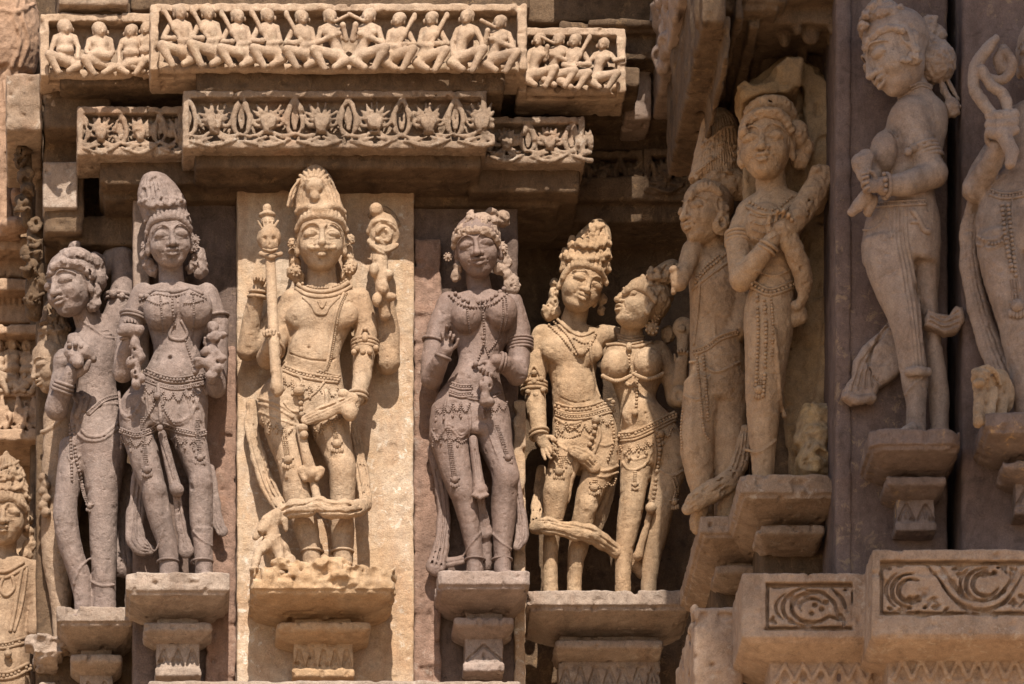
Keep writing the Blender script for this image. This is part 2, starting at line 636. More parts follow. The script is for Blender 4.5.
# ---------------------------------------------------------------- stone
def stone(name, base, alt, stain, stain_amt=.45, rough=.85, bump=.5, salt=0.0, salt_col=(.62, .55, .46), seed=0.0, grain=1.0, rust=0.0, soot=.3):
    m = bpy.data.materials.new(name)
    m.use_nodes = True
    nt = m.node_tree
    N, L = nt.nodes, nt.links
    bs = N['Principled BSDF']
    bs.inputs['Roughness'].default_value = rough
    bs.inputs['Specular IOR Level'].default_value = .25
    geo = N.new('ShaderNodeNewGeometry')
    mp = N.new('ShaderNodeMapping')
    mp.inputs['Location'].default_value = (seed * 3.1, seed * 1.7, seed * .9)
    L.new(geo.outputs['Position'], mp.inputs['Vector'])
    def noise(scale, det=5, rgh=.6, vec=None, dist=0):
        n = N.new('ShaderNodeTexNoise')
        n.inputs['Scale'].default_value = scale
        n.inputs['Detail'].default_value = det
        n.inputs['Roughness'].default_value = rgh
        n.inputs['Distortion'].default_value = dist
        L.new(vec or mp.outputs[0], n.inputs['Vector'])
        return n.outputs['Fac']
    def ramp(f, a, b, lo=0., hi=1.):
        r = N.new('ShaderNodeMapRange')
        r.inputs['From Min'].default_value = a
        r.inputs['From Max'].default_value = b
        r.inputs['To Min'].default_value = lo
        r.inputs['To Max'].default_value = hi
        r.clamp = True
        L.new(f, r.inputs['Value'])
        return r.outputs[0]
    def mix(f, a, b, mode='MIX'):
        x = N.new('ShaderNodeMix')
        x.data_type = 'RGBA'
        x.blend_type = mode
        if isinstance(f, float): x.inputs[0].default_value = f
        else: L.new(f, x.inputs[0])
        for i, c in ((6, a), (7, b)):
            if isinstance(c, tuple): x.inputs[i].default_value = (*c, 1)
            else: L.new(c, x.inputs[i])
        return x.outputs[2]
    c = mix(ramp(noise(7, 6, .62, dist=.6), .38, .62), base, alt)
    st = N.new('ShaderNodeMapping')
    st.inputs['Scale'].default_value = (1, 1, .28)
    st.inputs['Location'].default_value = (seed, 4 + seed, 2)
    L.new(geo.outputs['Position'], st.inputs['Vector'])
    c = mix(ramp(noise(13, 7, .68, st.outputs[0], .9), .47, .68, 0, stain_amt), c, stain)
    if rust:
        c = mix(ramp(noise(5.5, 5, .6, dist=1.2), .55, .72, 0, rust), c, (.36, .17, .085))
    if soot:                                     # old water streaks and black crust
        sk = N.new('ShaderNodeMapping')
        sk.inputs['Scale'].default_value = (1, 1, .3)
        sk.inputs['Location'].default_value = (seed * 2.3, seed, seed * 5)
        L.new(geo.outputs['Position'], sk.inputs['Vector'])
        f1 = ramp(noise(6.5, 8, .72, sk.outputs[0], .7), .5, .66, 0, soot)
        dk = tuple(v * .33 for v in stain)
        c = mix(f1, c, dk)
        c = mix(ramp(noise(70, 4, .7), .62, .72, 0, soot * 1.3), c, dk)
        c = mix(ramp(noise(19, 7, .74, None, 1.0), .54, .63, 0, soot * .9), c, tuple(v * .5 for v in stain))
    # grain of the sandstone
    g = noise(330 * grain, 3, .7)
    gg = N.new('ShaderNodeMapRange')
    gg.inputs['From Min'].default_value = .3
    gg.inputs['From Max'].default_value = .7
    gg.inputs['To Min'].default_value = .78
    gg.inputs['To Max'].default_value = 1.2
    L.new(g, gg.inputs['Value'])
    gm = noise(46, 6, .7)
    g2 = N.new('ShaderNodeMapRange')
    g2.inputs['From Min'].default_value = .3
    g2.inputs['From Max'].default_value = .7
    g2.inputs['To Min'].default_value = .8
    g2.inputs['To Max'].default_value = 1.18
    L.new(gm, g2.inputs['Value'])
    mu = N.new('ShaderNodeMath')
    mu.operation = 'MULTIPLY'
    L.new(gg.outputs[0], mu.inputs[0])
    L.new(g2.outputs[0], mu.inputs[1])
    cc = N.new('ShaderNodeVectorMath')
    cc.operation = 'SCALE'
    L.new(c, cc.inputs[0])
    L.new(mu.outputs[0], cc.inputs['Scale'])
    c = cc.outputs[0]
    if salt:
        f = ramp(noise(34, 8, .78, dist=.5), .55, .62, 0, salt)
        f2 = ramp(noise(4, 4, .6, st.outputs[0]), .45, .56)
        mm = N.new('ShaderNodeMath')
        mm.operation = 'MULTIPLY'
        L.new(f, mm.inputs[0])
        L.new(f2, mm.inputs[1])
        c = mix(mm.outputs[0], c, salt_col)
    L.new(c, bs.inputs['Base Color'])
    # bump: pitted, weathered
    def add(a, b, wa, wb):
        x = N.new('ShaderNodeMath')
        x.operation = 'MULTIPLY'
        x.inputs[1].default_value = wa
        L.new(a, x.inputs[0])
        y = N.new('ShaderNodeMath')
        y.operation = 'MULTIPLY_ADD'
        y.inputs[1].default_value = wb
        L.new(b, y.inputs[0])
        L.new(x.outputs[0], y.inputs[2])
        return y.outputs[0]
    h = add(noise(60, 7, .75), g, .9, .32)
    pit = N.new('ShaderNodeTexVoronoi')
    pit.inputs['Scale'].default_value = 120
    L.new(mp.outputs[0], pit.inputs['Vector'])
    pr = ramp(pit.outputs['Distance'], .05, .3)
    h = add(h, pr, 1.0, .12)
    bp = N.new('ShaderNodeBump')
    bp.inputs['Strength'].default_value = bump
    bp.inputs['Distance'].default_value = .009
    L.new(h, bp.inputs['Height'])
    L.new(bp.outputs[0], bs.inputs['Normal'])
    return m

BUFF = stone('buff_sandstone', (.43, .305, .20), (.385, .25, .15), (.26, .16, .09), .55, seed=1, bump=.7, soot=.35)
GOLD = stone('golden_sandstone', (.48, .36, .255), (.43, .285, .17), (.335, .18, .095), .55, salt=.85, salt_col=(.64, .57, .47), seed=2, bump=.7, soot=.15)
GREY = stone('grey_pink_sandstone', (.275, .205, .17), (.235, .168, .137), (.155, .105, .083), .6, seed=3, rough=.8, bump=.7, soot=.4)
PINK = stone('rose_brown_sandstone', (.225, .155, .125), (.20, .132, .102), (.16, .10, .075), .55, seed=4, rough=.55, bump=.45, soot=.35)
BROWN = stone('brown_sandstone', (.44, .295, .18), (.39, .245, .14), (.27, .165, .09), .6, salt=.35, salt_col=(.5, .35, .2), seed=5, bump=.7, soot=.35)
SHADE_BROWN = stone('shade_brown_sandstone', (.155, .098, .057), (.125, .075, .041), (.07, .04, .022), .65, salt=.4, salt_col=(.36, .22, .11), seed=6, bump=.8, soot=.5)  # sooty brown stone, colour lowered further to carry recess and soffit shade
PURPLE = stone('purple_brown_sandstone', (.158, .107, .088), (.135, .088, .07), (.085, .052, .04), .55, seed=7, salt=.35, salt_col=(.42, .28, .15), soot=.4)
SLATE = stone('grey_brown_sandstone', (.32, .235, .18), (.275, .19, .14), (.19, .122, .085), .5, seed=8, rough=.6, bump=.45, soot=.35)
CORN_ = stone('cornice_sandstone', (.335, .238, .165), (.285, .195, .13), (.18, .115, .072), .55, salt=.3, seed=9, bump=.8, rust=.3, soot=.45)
REDW = stone('red_sandstone', (.29, .18, .13), (.26, .155, .105), (.19, .11, .075), .5, salt=.3, seed=10, bump=.9, rust=.25, soot=.4)
PED = stone('pedestal_sandstone', (.37, .28, .215), (.32, .235, .175), (.23, .155, .11), .5, salt=.25, seed=12, bump=.8, rust=.2, soot=.4)
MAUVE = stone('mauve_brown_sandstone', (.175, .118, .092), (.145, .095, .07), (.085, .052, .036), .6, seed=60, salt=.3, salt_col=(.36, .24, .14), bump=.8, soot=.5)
HONEY = stone('honey_sandstone', (.44, .305, .19), (.385, .245, .14), (.27, .165, .085), .55, seed=61, bump=.7, soot=.35)
TAWNY = stone('tawny_sandstone', (.335, .232, .155), (.29, .19, .12), (.20, .125, .075), .5, seed=62, bump=.7, soot=.4)
# ---------------------------------------------------------------- ground
def plain_box(name, x0, x1, y0, y1, z0, z1, mat, parent=None, kind=None):
    v = [(x, y, z) for x in (x0, x1) for y in (y0, y1) for z in (z0, z1)]
    f = [(0, 1, 3, 2), (4, 6, 7, 5), (0, 4, 5, 1), (2, 3, 7, 6), (0, 2, 6, 4), (1, 5, 7, 3)]
    o = link_mesh(name, v, f, mat, parent, False)
    return props(o, kind=kind)

PAVE = stone('paving_sandstone', (.47, .325, .20), (.42, .28, .165), (.33, .21, .12), .4, seed=20, grain=.2)
gs = 400
props(link_mesh('ground', [(-gs, -gs, 0), (gs, -gs, 0), (gs, gs, 0), (-gs, gs, 0)], [(0, 1, 2, 3)], PAVE, None, False), kind='structure')

# ---------------------------------------------------------------- temple wall
temple = thing('temple_wall', 512, 1200, 0, 'stepped brown sandstone temple wall behind all the carved figures', 'wall')

def slab(name, mat, rect, db, df, vox=2.5, r=2, rough_=.8, parent=None, chips=0, pad=(0, 0, 0, 0)):
    x0, y0, x1, y1 = rect
    s = Sculpt(x0, y0, x1, y1, db, df, vox)
    s.box(x0, y0, x1, y1, db, df, r)
    s.rough(rough_, 14)
    s.rough(rough_ * .5, 5)
    if chips: s.chips(chips, 9)
    return s.mesh(name, mat, parent or temple)

# back walls of the bays, each a course of masonry
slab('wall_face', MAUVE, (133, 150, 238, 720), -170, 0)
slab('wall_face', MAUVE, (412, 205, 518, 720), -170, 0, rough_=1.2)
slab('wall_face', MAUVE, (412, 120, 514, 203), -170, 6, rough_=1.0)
slab('wall_face', SHADE_BROWN, (30, -80, 770, 720), -200, -165, 4)
slab('wall_face', SHADE_BROWN, (514, 150, 770, 720), -150, -125)
slab('wall_face', SHADE_BROWN, (36, 160, 150, 720), -170, -95)
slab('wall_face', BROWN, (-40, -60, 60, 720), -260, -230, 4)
slab('wall_face', SHADE_BROWN, (716, 40, 772, 720), -70, 160, 4)
slab('wall_face', SHADE_BROWN, (760, 30, 850, 720), 100, 268, 4)
# strips of pilaster seen between the figures
slab('pilaster_strip', REDW, (414, 238, 441, 720), 0, 12, 1.6, 2, 1.4, chips=8)
slab('pilaster_strip', REDW, (205, 345, 236, 720), 0, 9, 1.6, 2, 1.2, chips=6)
slab('pilaster_strip', GOLD, (514, 400, 526, 720), -70, 6, 1.6, 2, 1.2, chips=6)
slab('pilaster_strip', SLATE, (133, 186, 150, 420), 0, 10, 1.6, 2)
# right buttress
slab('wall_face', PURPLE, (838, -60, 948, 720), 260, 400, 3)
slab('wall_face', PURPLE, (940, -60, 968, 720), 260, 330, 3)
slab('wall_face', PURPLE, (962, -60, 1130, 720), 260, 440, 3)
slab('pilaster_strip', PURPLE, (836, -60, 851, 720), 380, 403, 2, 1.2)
# leafy mass added out of view, only to keep the buttress in shade
rt = np.random.RandomState(77)
LEAF = bpy.data.materials.new('leaf')
LEAF.use_nodes = True
LEAF.node_tree.nodes['Principled BSDF'].inputs['Base Color'].default_value = (.07, .11, .035, 1)
LEAF.node_tree.nodes['Principled BSDF'].inputs['Roughness'].default_value = .6
BARK = bpy.data.materials.new('bark')
BARK.use_nodes = True
BARK.node_tree.nodes['Principled BSDF'].inputs['Base Color'].default_value = (.14, .10, .07, 1)
added_tree = bpy.data.objects.new('added_tree', None)
COL.objects.link(added_tree)
added_tree.location = (4.6, -7.4, 0)
props(added_tree, 'leafy mass added outside the view to shade the right buttress', 'added_tree')
def limb(P, r):
    P = catmull(np.array(P, float), 6)
    rr = np.linspace(r[0], r[1], len(P))
    th = np.linspace(0, 2 * math.pi, 10, endpoint=False)
    V = (P[:, None, :] + rr[:, None, None] * np.stack([np.cos(th), np.sin(th), 0 * th], -1)[None]).reshape(-1, 3)
    q = [(i * 10 + j, i * 10 + (j + 1) % 10, (i + 1) * 10 + (j + 1) % 10, (i + 1) * 10 + j) for i in range(len(P) - 1) for j in range(10)]
    return V, np.array(q)
link_mesh('trunk', *limb([(4.6, -7.4, 0), (4.5, -7.3, 5), (3.8, -7.2, 10), (2.8, -7.2, 14)], (.45, .2)), BARK, added_tree)
for P in ([(4.0, -7.25, 9), (2.6, -7, 12.5), (1.2, -7, 15)], [(3.7, -7.2, 10.5), (4.0, -7.3, 13.5), (3.6, -7, 16)], [(2.8, -7.2, 13.8), (2.4, -7.2, 16), (1.8, -7, 18)]):
    link_mesh('limb', *limb(P, (.16, .04)), BARK, added_tree)
n = 18000
gx, gz = np.meshgrid(np.linspace(0, 1, 6), np.linspace(0, 1, 9))
cl = np.column_stack([gx.ravel(), rt.rand(54), gz.ravel()]) * np.array([2.9, 2.6, 5.2]) + np.array([.72, -8.7, 13.1]) + rt.normal(0, .12, (54, 3))
c = cl[rt.randint(0, 54, n)] + rt.normal(0, 1, (n, 3)) * np.array([.36, .4, .36])
c[:, 0] = np.where(c[:, 0] < .42, .42 + rt.rand(n) * .5, c[:, 0])
u = rt.normal(0, 1, (n, 3)); u /= np.linalg.norm(u, axis=1)[:, None]
w = np.cross(u, rt.normal(0, 1, (n, 3))); w /= np.linalg.norm(w, axis=1)[:, None]
L1 = (.11 + .08 * rt.rand(n))[:, None]
V = np.stack([c - u * L1, c - w * L1 * .45, c + u * L1, c + w * L1 * .45], 1).reshape(-1, 3)
link_mesh('crown', V, np.arange(4 * n).reshape(-1, 4), LEAF, added_tree, False)

# central golden pilaster
pil = thing('pilaster_panel', 325, 684, 20, 'pale golden stone pilaster slab behind the moustached staff bearer', 'pilaster')
s = Sculpt(237, 179, 414, 720, -20, 20, 1.6)
s.box(237, 179, 414, 720, -20, 20, 1.5)
s.rough(.6, 20); s.rough(.35, 5); s.chips(3, 7, .5)
s.mesh('slab', GOLD, pil)

# ---------------------------------------------------------------- eaves and friezes over the figures
def soffit(name, mat, steps, vox=2.2, parent=None):
    """stepped stone courses under an eave: each x0,y0,x1,y1,db,df"""
    c = np.array(steps, float)
    s = Sculpt(c[:, 0].min(), c[:, 1].min(), c[:, 2].max(), c[:, 3].max(), c[:, 4].min(), c[:, 5].max(), vox)
    for q in c:
        s.box(*q, r=2.5, k=0)
    s.rough(1.2, 16); s.rough(.6, 5); s.chips(5, 10, .4)
    return s.mesh(name, mat, parent or temple)

# courses between and below the carved rows
soffit('cornice', SHADE_BROWN, [(60, 66, 640, 86, -60, 62), (196, 62, 505, 92, -40, 96)])
soffit('cornice', SHADE_BROWN, [(195, 140, 482, 168, -40, 78), (205, 160, 470, 182, -40, 48), (100, 150, 215, 185, -60, 34), (470, 160, 580, 192, -90, 34),
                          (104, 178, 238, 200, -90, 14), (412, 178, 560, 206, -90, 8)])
soffit('cornice', SHADE_BROWN, [(560, 112, 690, 150, -150, -55), (520, 188, 700, 222, -150, -52), (560, 176, 700, 200, -150, -40), (585, 84, 700, 122, -150, -20), (560, -110, 700, -70, -150, 95)])
soffit('cornice', SHADE_BROWN, [(44, 70, 112, 128, -160, 30), (44, 130, 84, 232, -160, -10), (60, 215, 150, 245, -160, -30)])
soffit('cornice', SHADE_BROWN, [(56, -40, 70, 22, -60, 60), (70, 2, 130, 21, -60, 62), (560, 20, 690, 32, -60, 40), (560, 34, 690, 60, -60, 28), (522, -40, 690, 22, -120, 20), (130, -40, 530, 10, -60, 40), (588, 18, 662, 26, -60, 48)])
soffit('cornice', CORN_, [(58, -40, 128, 5, -60, 80)], 1.6)

def frieze(name, label, rect, df, rail=(7, 7, 7), depth=16, mat=CORN_, vox=1.1, back=60, bottom=True, group=None):
    """carved block: a sunk field inside a plain frame"""
    x0, y0, x1, y1 = rect
    t = thing(name, (x0 + x1) / 2, y1, df, label, 'frieze', group)
    s = Sculpt(x0, y0, x1, y1, df - back, df + 8, vox)
    s.box(x0, y0, x1, y1, df - back, df, 1.8)
    L, T, Rr = rail
    a, b = W(x0 + L, y1 + (20 if not bottom else -8), df), W(x1 - Rr, y0 + T, df)
    s.box_w((a[0], df - depth, a[2]), (b[0], df + 20, b[2]), 1.0, 0, 's')
    return t, s

def lotus_motif(s, cx, yt, yb, w, df, depth, rs=None):
    """a lotus bud spreading leaves between two pointed scroll arches, torn leaf folds below"""
    rs = rs or np.random.RandomState(int(cx) + 900)
    h = yb - yt
    D = df - depth
    u = w / 2
    j = lambda a=1.0: rs.uniform(-a, a)
    for sg in (-1, 1):
        # arch leg: two parallel mouldings
        s.chain([(cx + sg * u, yt + j(), D + 11, 2.2), (cx + sg * u * .80, yt + h * .26, D + 12, 2.7), (cx + sg * u * .70, yt + h * .55 + j(), D + 12, 2.9), (cx + sg * u * .78, yt + h * .82, D + 11, 2.4), (cx + sg * u * 1.0, yt + h * .93, D + 10, 1.8)], 1, curve=4)
        s.chain([(cx + sg * u * .98, yt + h * .22, D + 9, 1.4), (cx + sg * u * .92, yt + h * .5, D + 9, 1.7), (cx + sg * u * .98, yt + h * .75, D + 9, 1.5)], 1, curve=4)
        # tendril from the bud to the arch
        s.chain([(cx + sg * u * .25, yt + h * .68, D + 11, 2.2), (cx + sg * u * .52, yt + h * .66 + j(), D + 11, 2.0), (cx + sg * u * .66, yt + h * .42, D + 11, 2.2)], 1, curve=4)
        # broad leaves
        for ang, ln, wd in ((8, .44, 2.0), (33, .47, 2.4), (58, .42, 2.4), (84, .36, 2.2)):
            a = R_(ang + j(6))
            x1, y1 = cx + sg * math.sin(a) * h * ln * 1.05, yt + h * .55 - math.cos(a) * h * ln
            s.chain([(cx + sg * 2, yt + h * .55, D + 10, 1.6), ((cx + x1) / 2 + sg * 1, (yt + h * .55 + y1) / 2, D + 13, wd + j(.3)), (x1, y1, D + 9, 1.0)], .8)
        # torn leaf folds
        s.chain([(cx + sg * 1, yt + h * .80, D + 10, 2.0), (cx + sg * u * .5, yt + h * .97 + j(1.5), D + 15, 2.6), (cx + sg * u * .98, yt + h * .90 + j(1.5), D + 14, 1.4)], 1.5, curve=4)
        s.chain([(cx + sg * 2, yt + h * .95, D + 14, 1.6), (cx + sg * u * .6, yt + h * 1.06 + j(1.5), D + 16, 2.0)], 1)
    s.ell((cx + j(), yt + h * .60, D + 9), (u * .36, h * .21, 9), 1.5)
    for k in (-1, 0, 1): s.ell((cx + k * u * .17, yt + h * .62, D + 17), (u * .10, h * .17, 3), 1.5, roll=k * 18)
    s.ell((cx, yt + h * .84, D + 12), (u * .25, 2.2, 6), 1.5)

def lotus_frieze(label, rect, df, n, group='lotus scroll friezes under the eave', mat=CORN_, margin=5):
    x0, y0, x1, y1 = rect
    t, s = frieze('lotus_frieze', label, rect, df, (6, 7, 6), 15, group=group)
    w = (x1 - x0 - 2 * margin) / n
    nn = int(math.ceil(n))
    rl = np.random.RandomState(int(x0) + 7)
    for i in range(nn):
        lotus_motif(s, x0 + margin + w * (i + .5), y0 + 8, y1 - 9, w, df, 15, rl)
    # the frame stays in front of the carving
    s.box(x0, y0, x0 + 6, y1, df - 50, df, 1.5)
    s.box(x1 - 6, y0, x1, y1, df - 50, df, 1.5)
    s.box(x0, y1 - 7, x1, y1, df - 50, df, 2.5, 1)
    # torn leaf folds along the lower lip
    for i in range(nn):
        cx = x0 + margin + w * (i + .5)
        s.chain([(cx - w * .45, y1 - 7, df + 1, 1.6), (cx, y1 - 2, df + 3, 2.2), (cx + w * .4, y1 - 9, df + 1, 1.4)], 1, curve=4)
    s.rough(.7, 9); s.rough(.45, 3); s.chips(5, 6, .4)
    s.mesh('carved_block', mat, t)
    return t

lotus_frieze('long lotus carved block above the golden pilaster, widest of the lotus friezes', (183, 90, 487, 148), 96, 5.5)
lotus_frieze('short lotus carved block left of the longest lotus frieze', (77, 106, 184, 155), 52, 2.5)
lotus_frieze('short lotus carved block directly right of the longest lotus frieze', (480, 116, 585, 163), 52, 2.2)
lotus_frieze('dark lotus carved block in deep shade above the embracing couple', (578, 150, 643, 198), -45, 1.5, mat=SHADE_BROWN)
lotus_frieze('small dark carved block in shade beside the tall crowned man in profile', (644, 148, 692, 194), -38, 1, mat=SHADE_BROWN)

# little carved musicians and dwarfs
def frieze_figure(t, cx, yh, yb, df, mat, face=1, pose=0, fat=0.0, big=1.0):
    """a seated figure carved in a sunk field; face +1 looks to the right"""
    h = yb - yh
    u = h / 52.0
    f = face
    rf = np.random.RandomState(int(cx * 7) % 9999)
    yh += rf.uniform(-1.5, 1.5)
    cx += rf.uniform(-1.5, 1.5)
    s = Sculpt(cx - 28 * u, yh - 6, cx + 28 * u, yb + 8, df - 20, df + 22, .85)
    D = df - 6
    hr = 6.3 * u * big
    hx, hy = cx + f * 1 * u, yh + hr
    s.ell((hx, hy, D + 7 * u), (hr * .84, hr * 1.05, hr * .95), 2)
    s.ell((hx - f * 2.5 * u, hy - 2 * u, D + 3 * u), (hr * .9, hr * .85, hr * .9), 2)
    s.ell((hx + f * 2.2 * u, hy + .9 * u, D + 7 * u + hr * .85), (1.2 * u, 1.9 * u, 1.6 * u), 1)
    s.ell((hx + f * 1.5 * u, hy + 3.6 * u, D + 7 * u + hr * .6), (2 * u, 1.6 * u, 1.8 * u), 1)
    for e in (-1, 1):
        s.ell((hx + f * 2 * u + e * 2.3 * u, hy - .6 * u, D + 7 * u + hr * .98), (1.2 * u, .9 * u, 1.2 * u), .5, 's')
        s.ell((hx + e * hr * .95, hy + 2.5 * u, D + 4 * u), (1.3 * u, 2.6 * u, 2 * u), 1)
    w = 9 * u * (1 + .25 * fat)
    ln = 0 if fat else f * 8 * u          # they lean back from the hips
    cx0 = cx
    s.loft([(yh + 12 * u, cx - 3 * u, cx + 3 * u, D + 4 * u, 3 * u), (yh + 16 * u, cx - w, cx + w, D + 4 * u, 5.5 * u), (yh + 25 * u, cx - w * .86 + ln * .3, cx + w * .86 + ln * .3, D + 6 * u, 7.5 * u),
            (yh + 34 * u, cx - w * (.62 + .4 * fat) + ln * .7, cx + w * (.62 + .4 * fat) + ln * .7, D + 5 * u, 7 * u), (yb - 5 * u, cx - w * 1.05 + ln, cx + w * 1.05 + ln, D + 3 * u, 9 * u)], 2)
    for e in (-1, 1):
        s.ell((cx + e * w * .45, yh + 21 * u, D + 10 * u), (3.6 * u, 3.6 * u, 3.4 * u), 2)
    s.chain([(cx - w * .6, yh + 15.5 * u, D + 8 * u, 1.1 * u), (cx, yh + 18.5 * u, D + 11 * u, 1.2 * u), (cx + w * .6, yh + 15.5 * u, D + 8 * u, 1.1 * u)], .6, curve=3)
    if fat:
        s.ell((cx, yh + 32 * u, D + 9 * u), (9.5 * u, 5.5 * u, 7 * u), 2)
    sx = w * .95
    def arm(sg, elbow, hand, r=3.0):
        s.chain([(cx + sg * sx, yh + 18 * u, D + 5 * u, r * u), (cx + elbow[0] * u, yh + elbow[1] * u, D + elbow[2] * u, r * .9 * u), (cx + hand[0] * u, yh + hand[1] * u, D + hand[2] * u, r * .75 * u)], 1.5)
        s.ell((cx + hand[0] * u, yh + hand[1] * u, D + hand[2] * u), (2.6 * u, 2.8 * u, 2.6 * u), 1.5)
    if pose == 0:        # sits with raised knee, a staff over the shoulder
        arm(-f, (-f * 15, 30, 8), (-f * 5, 30, 13))
        arm(f, (f * 12, 31, 8), (f * 1, 33, 13))
        s.chain([(cx + f * 3 * u, yh + 35 * u, D + 12 * u, 2 * u), (cx - f * 15 * u, yh + 2 * u, D + 8 * u, 2.2 * u)], 1)
        s.ell((cx - f * 15 * u, yh + 3 * u, D + 8 * u), (2.4 * u, 4 * u, 2.6 * u), 1)
    elif pose == 1:      # blows a pipe or raises both hands
        arm(-f, (-f * 13, 31, 8), (f * 8, 22, 13))
        arm(f, (f * 15, 28, 8), (f * 12, 14, 12))
        s.chain([(hx + f * 4 * u, hy + 4 * u, D + 12 * u, 1.5 * u), (cx + f * 18 * u, yh + 4 * u, D + 12 * u, 1.9 * u)], 1)
    elif pose == 2:      # drum across the lap
        arm(-1, (-14, 30, 8), (-9, 34, 14))
        arm(1, (14, 30, 8), (9, 35, 14))
        s.chain([(cx - 8 * u, yh + 33 * u, D + 13 * u, 4.5 * u), (cx, yh + 33 * u, D + 14 * u, 5.4 * u), (cx + 9 * u, yh + 34 * u, D + 13 * u, 4.5 * u)], 1)
    elif pose == 3:      # hand on the knee
        arm(-1, (-14, 31, 6), (-13, 41, 10))
        arm(1, (14, 29, 8), (13, 40, 12))
    else:                # arms stretched out, flying
        arm(-1, (-15, 25, 8), (-19, 28, 9))
        arm(1, (13, 24, 8), (22, 22, 8))
    # legs: one knee up, one folded
    hp = cx + ln
    kx = cx - f * (13 + rf.uniform(-2, 2)) * u
    s.chain([(hp + f * 2 * u, yb - 8 * u, D + 8 * u, 5.8 * u), (kx - f * 2 * u, yb - (15 + rf.uniform(-3, 3)) * u, D + 17 * u, 4.4 * u), (kx + f * 8 * u, yb + 2 * u, D + 15 * u, 3.0 * u)], 2)
    s.chain([(cx + f * 4 * u, yb - 7 * u, D + 5 * u, 5.2 * u), (cx + f * 15 * u, yb - 5 * u, D + 11 * u, 4.4 * u), (cx + f * 4 * u, yb + 1 * u, D + 13 * u, 3.0 * u)], 2)
    s.ell((kx + f * 9 * u, yb + 2 * u, D + 12 * u), (4 * u, 2 * u, 2.5 * u), 1)
    s.rough(.35, 5); s.rough(.2, 2.5)
    return s.mesh('seated_figure', mat, t)

def figure_frieze(label, rect, df, figs, group='figure friezes of the upper eave', mat=CORN_, rail=(9, 8, 9)):
    x0, y0, x1, y1 = rect
    t, s = frieze('figure_frieze', label, rect, df, rail, 20, bottom=False, group=group)
    s.box(x0, y1 - 4, x1, y1, df - 60, df - 12, 2)
    s.chain([(x0 + 6, y1 - 2, df - 12, 5), ((x0 + x1) / 2, y1 - 1, df - 9, 5), (x1 - 6, y1 - 3, df - 12, 5)], 2)
    s.rough(.9, 10); s.rough(.5, 3.5); s.chips(6, 7, .38)
    s.mesh('frame', mat, t)
    for q in figs:
        frieze_figure(t, *q[:3], df, mat, *q[3:])
    return t

FIG = stone('frieze_figure_sandstone', (.40, .28, .19), (.35, .235, .15), (.24, .155, .10), .5, seed=14, salt=.3, salt_col=(.58, .47, .32))
figure_frieze('long frieze of a dozen seated musicians above the golden pilaster, topmost at centre', (150, 3, 527, 70), 110,
              [(178, 7, 63, 1, 0), (208, 8, 63, 1, 0), (238, 9, 64, 1, 0), (268, 9, 64, 1, 0), (302, 10, 65, 1, 0), (331, 11, 66, 1, 1), (369, 9, 66, -1, 1),
               (400, 13, 67, -1, 0), (433, 14, 68, -1, 0), (466, 12, 68, -1, 3), (499, 15, 69, -1, 1)], mat=FIG)
figure_frieze('short frieze of three pot bellied dwarfs at upper left', (40, 13, 152, 76), 72,
              [(64, 20, 70, 1, 3, .7, 1.25), (99, 22, 72, 1, 2, 1.0, 1.25), (131, 26, 72, -1, 3, .6, 1.2), (147, 24, 70, -1, 3, .2, 1.2)], mat=FIG)
figure_frieze('short frieze of crouching figures with outstretched arms, right of the musicians', (518, 27, 626, 92), 72,
              [(540, 34, 84, -1, 3), (560, 35, 84, -1, 1), (575, 35, 86, -1, 0), (602, 39, 86, -1, 4)], mat=FIG)

# grey plain block at the end of the eave
t = thing('stone_block', 638, 118, -10, 'plain grey stone block at the right end of the crouching figure frieze', 'block', 'plain stone blocks of the eave')
s = Sculpt(624, 61, 652, 120, -60, 0, 1.4)
s.box(624, 61, 652, 119, -60, 0, 3)
s.rough(.7, 9); s.chips(6, 7, .35)
s.mesh('block', SLATE, t)
t = thing('stone_block', 24, 130, 30, 'pale square stone block lit by the sun at upper left, below the dwarf frieze', 'block', 'plain stone blocks of the eave')
s = Sculpt(5, 70, 46, 134, -120, 32, 1.4)
s.box(6, 73, 42, 130, -120, 30, 2.5)
s.rough(.9, 10); s.chips(6, 7, .35)
s.mesh('block', CORN_, t)
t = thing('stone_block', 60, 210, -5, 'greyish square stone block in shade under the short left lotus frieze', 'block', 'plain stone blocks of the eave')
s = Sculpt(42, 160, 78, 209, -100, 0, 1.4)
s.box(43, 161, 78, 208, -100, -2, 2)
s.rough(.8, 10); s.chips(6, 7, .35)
s.mesh('block', PED, t)

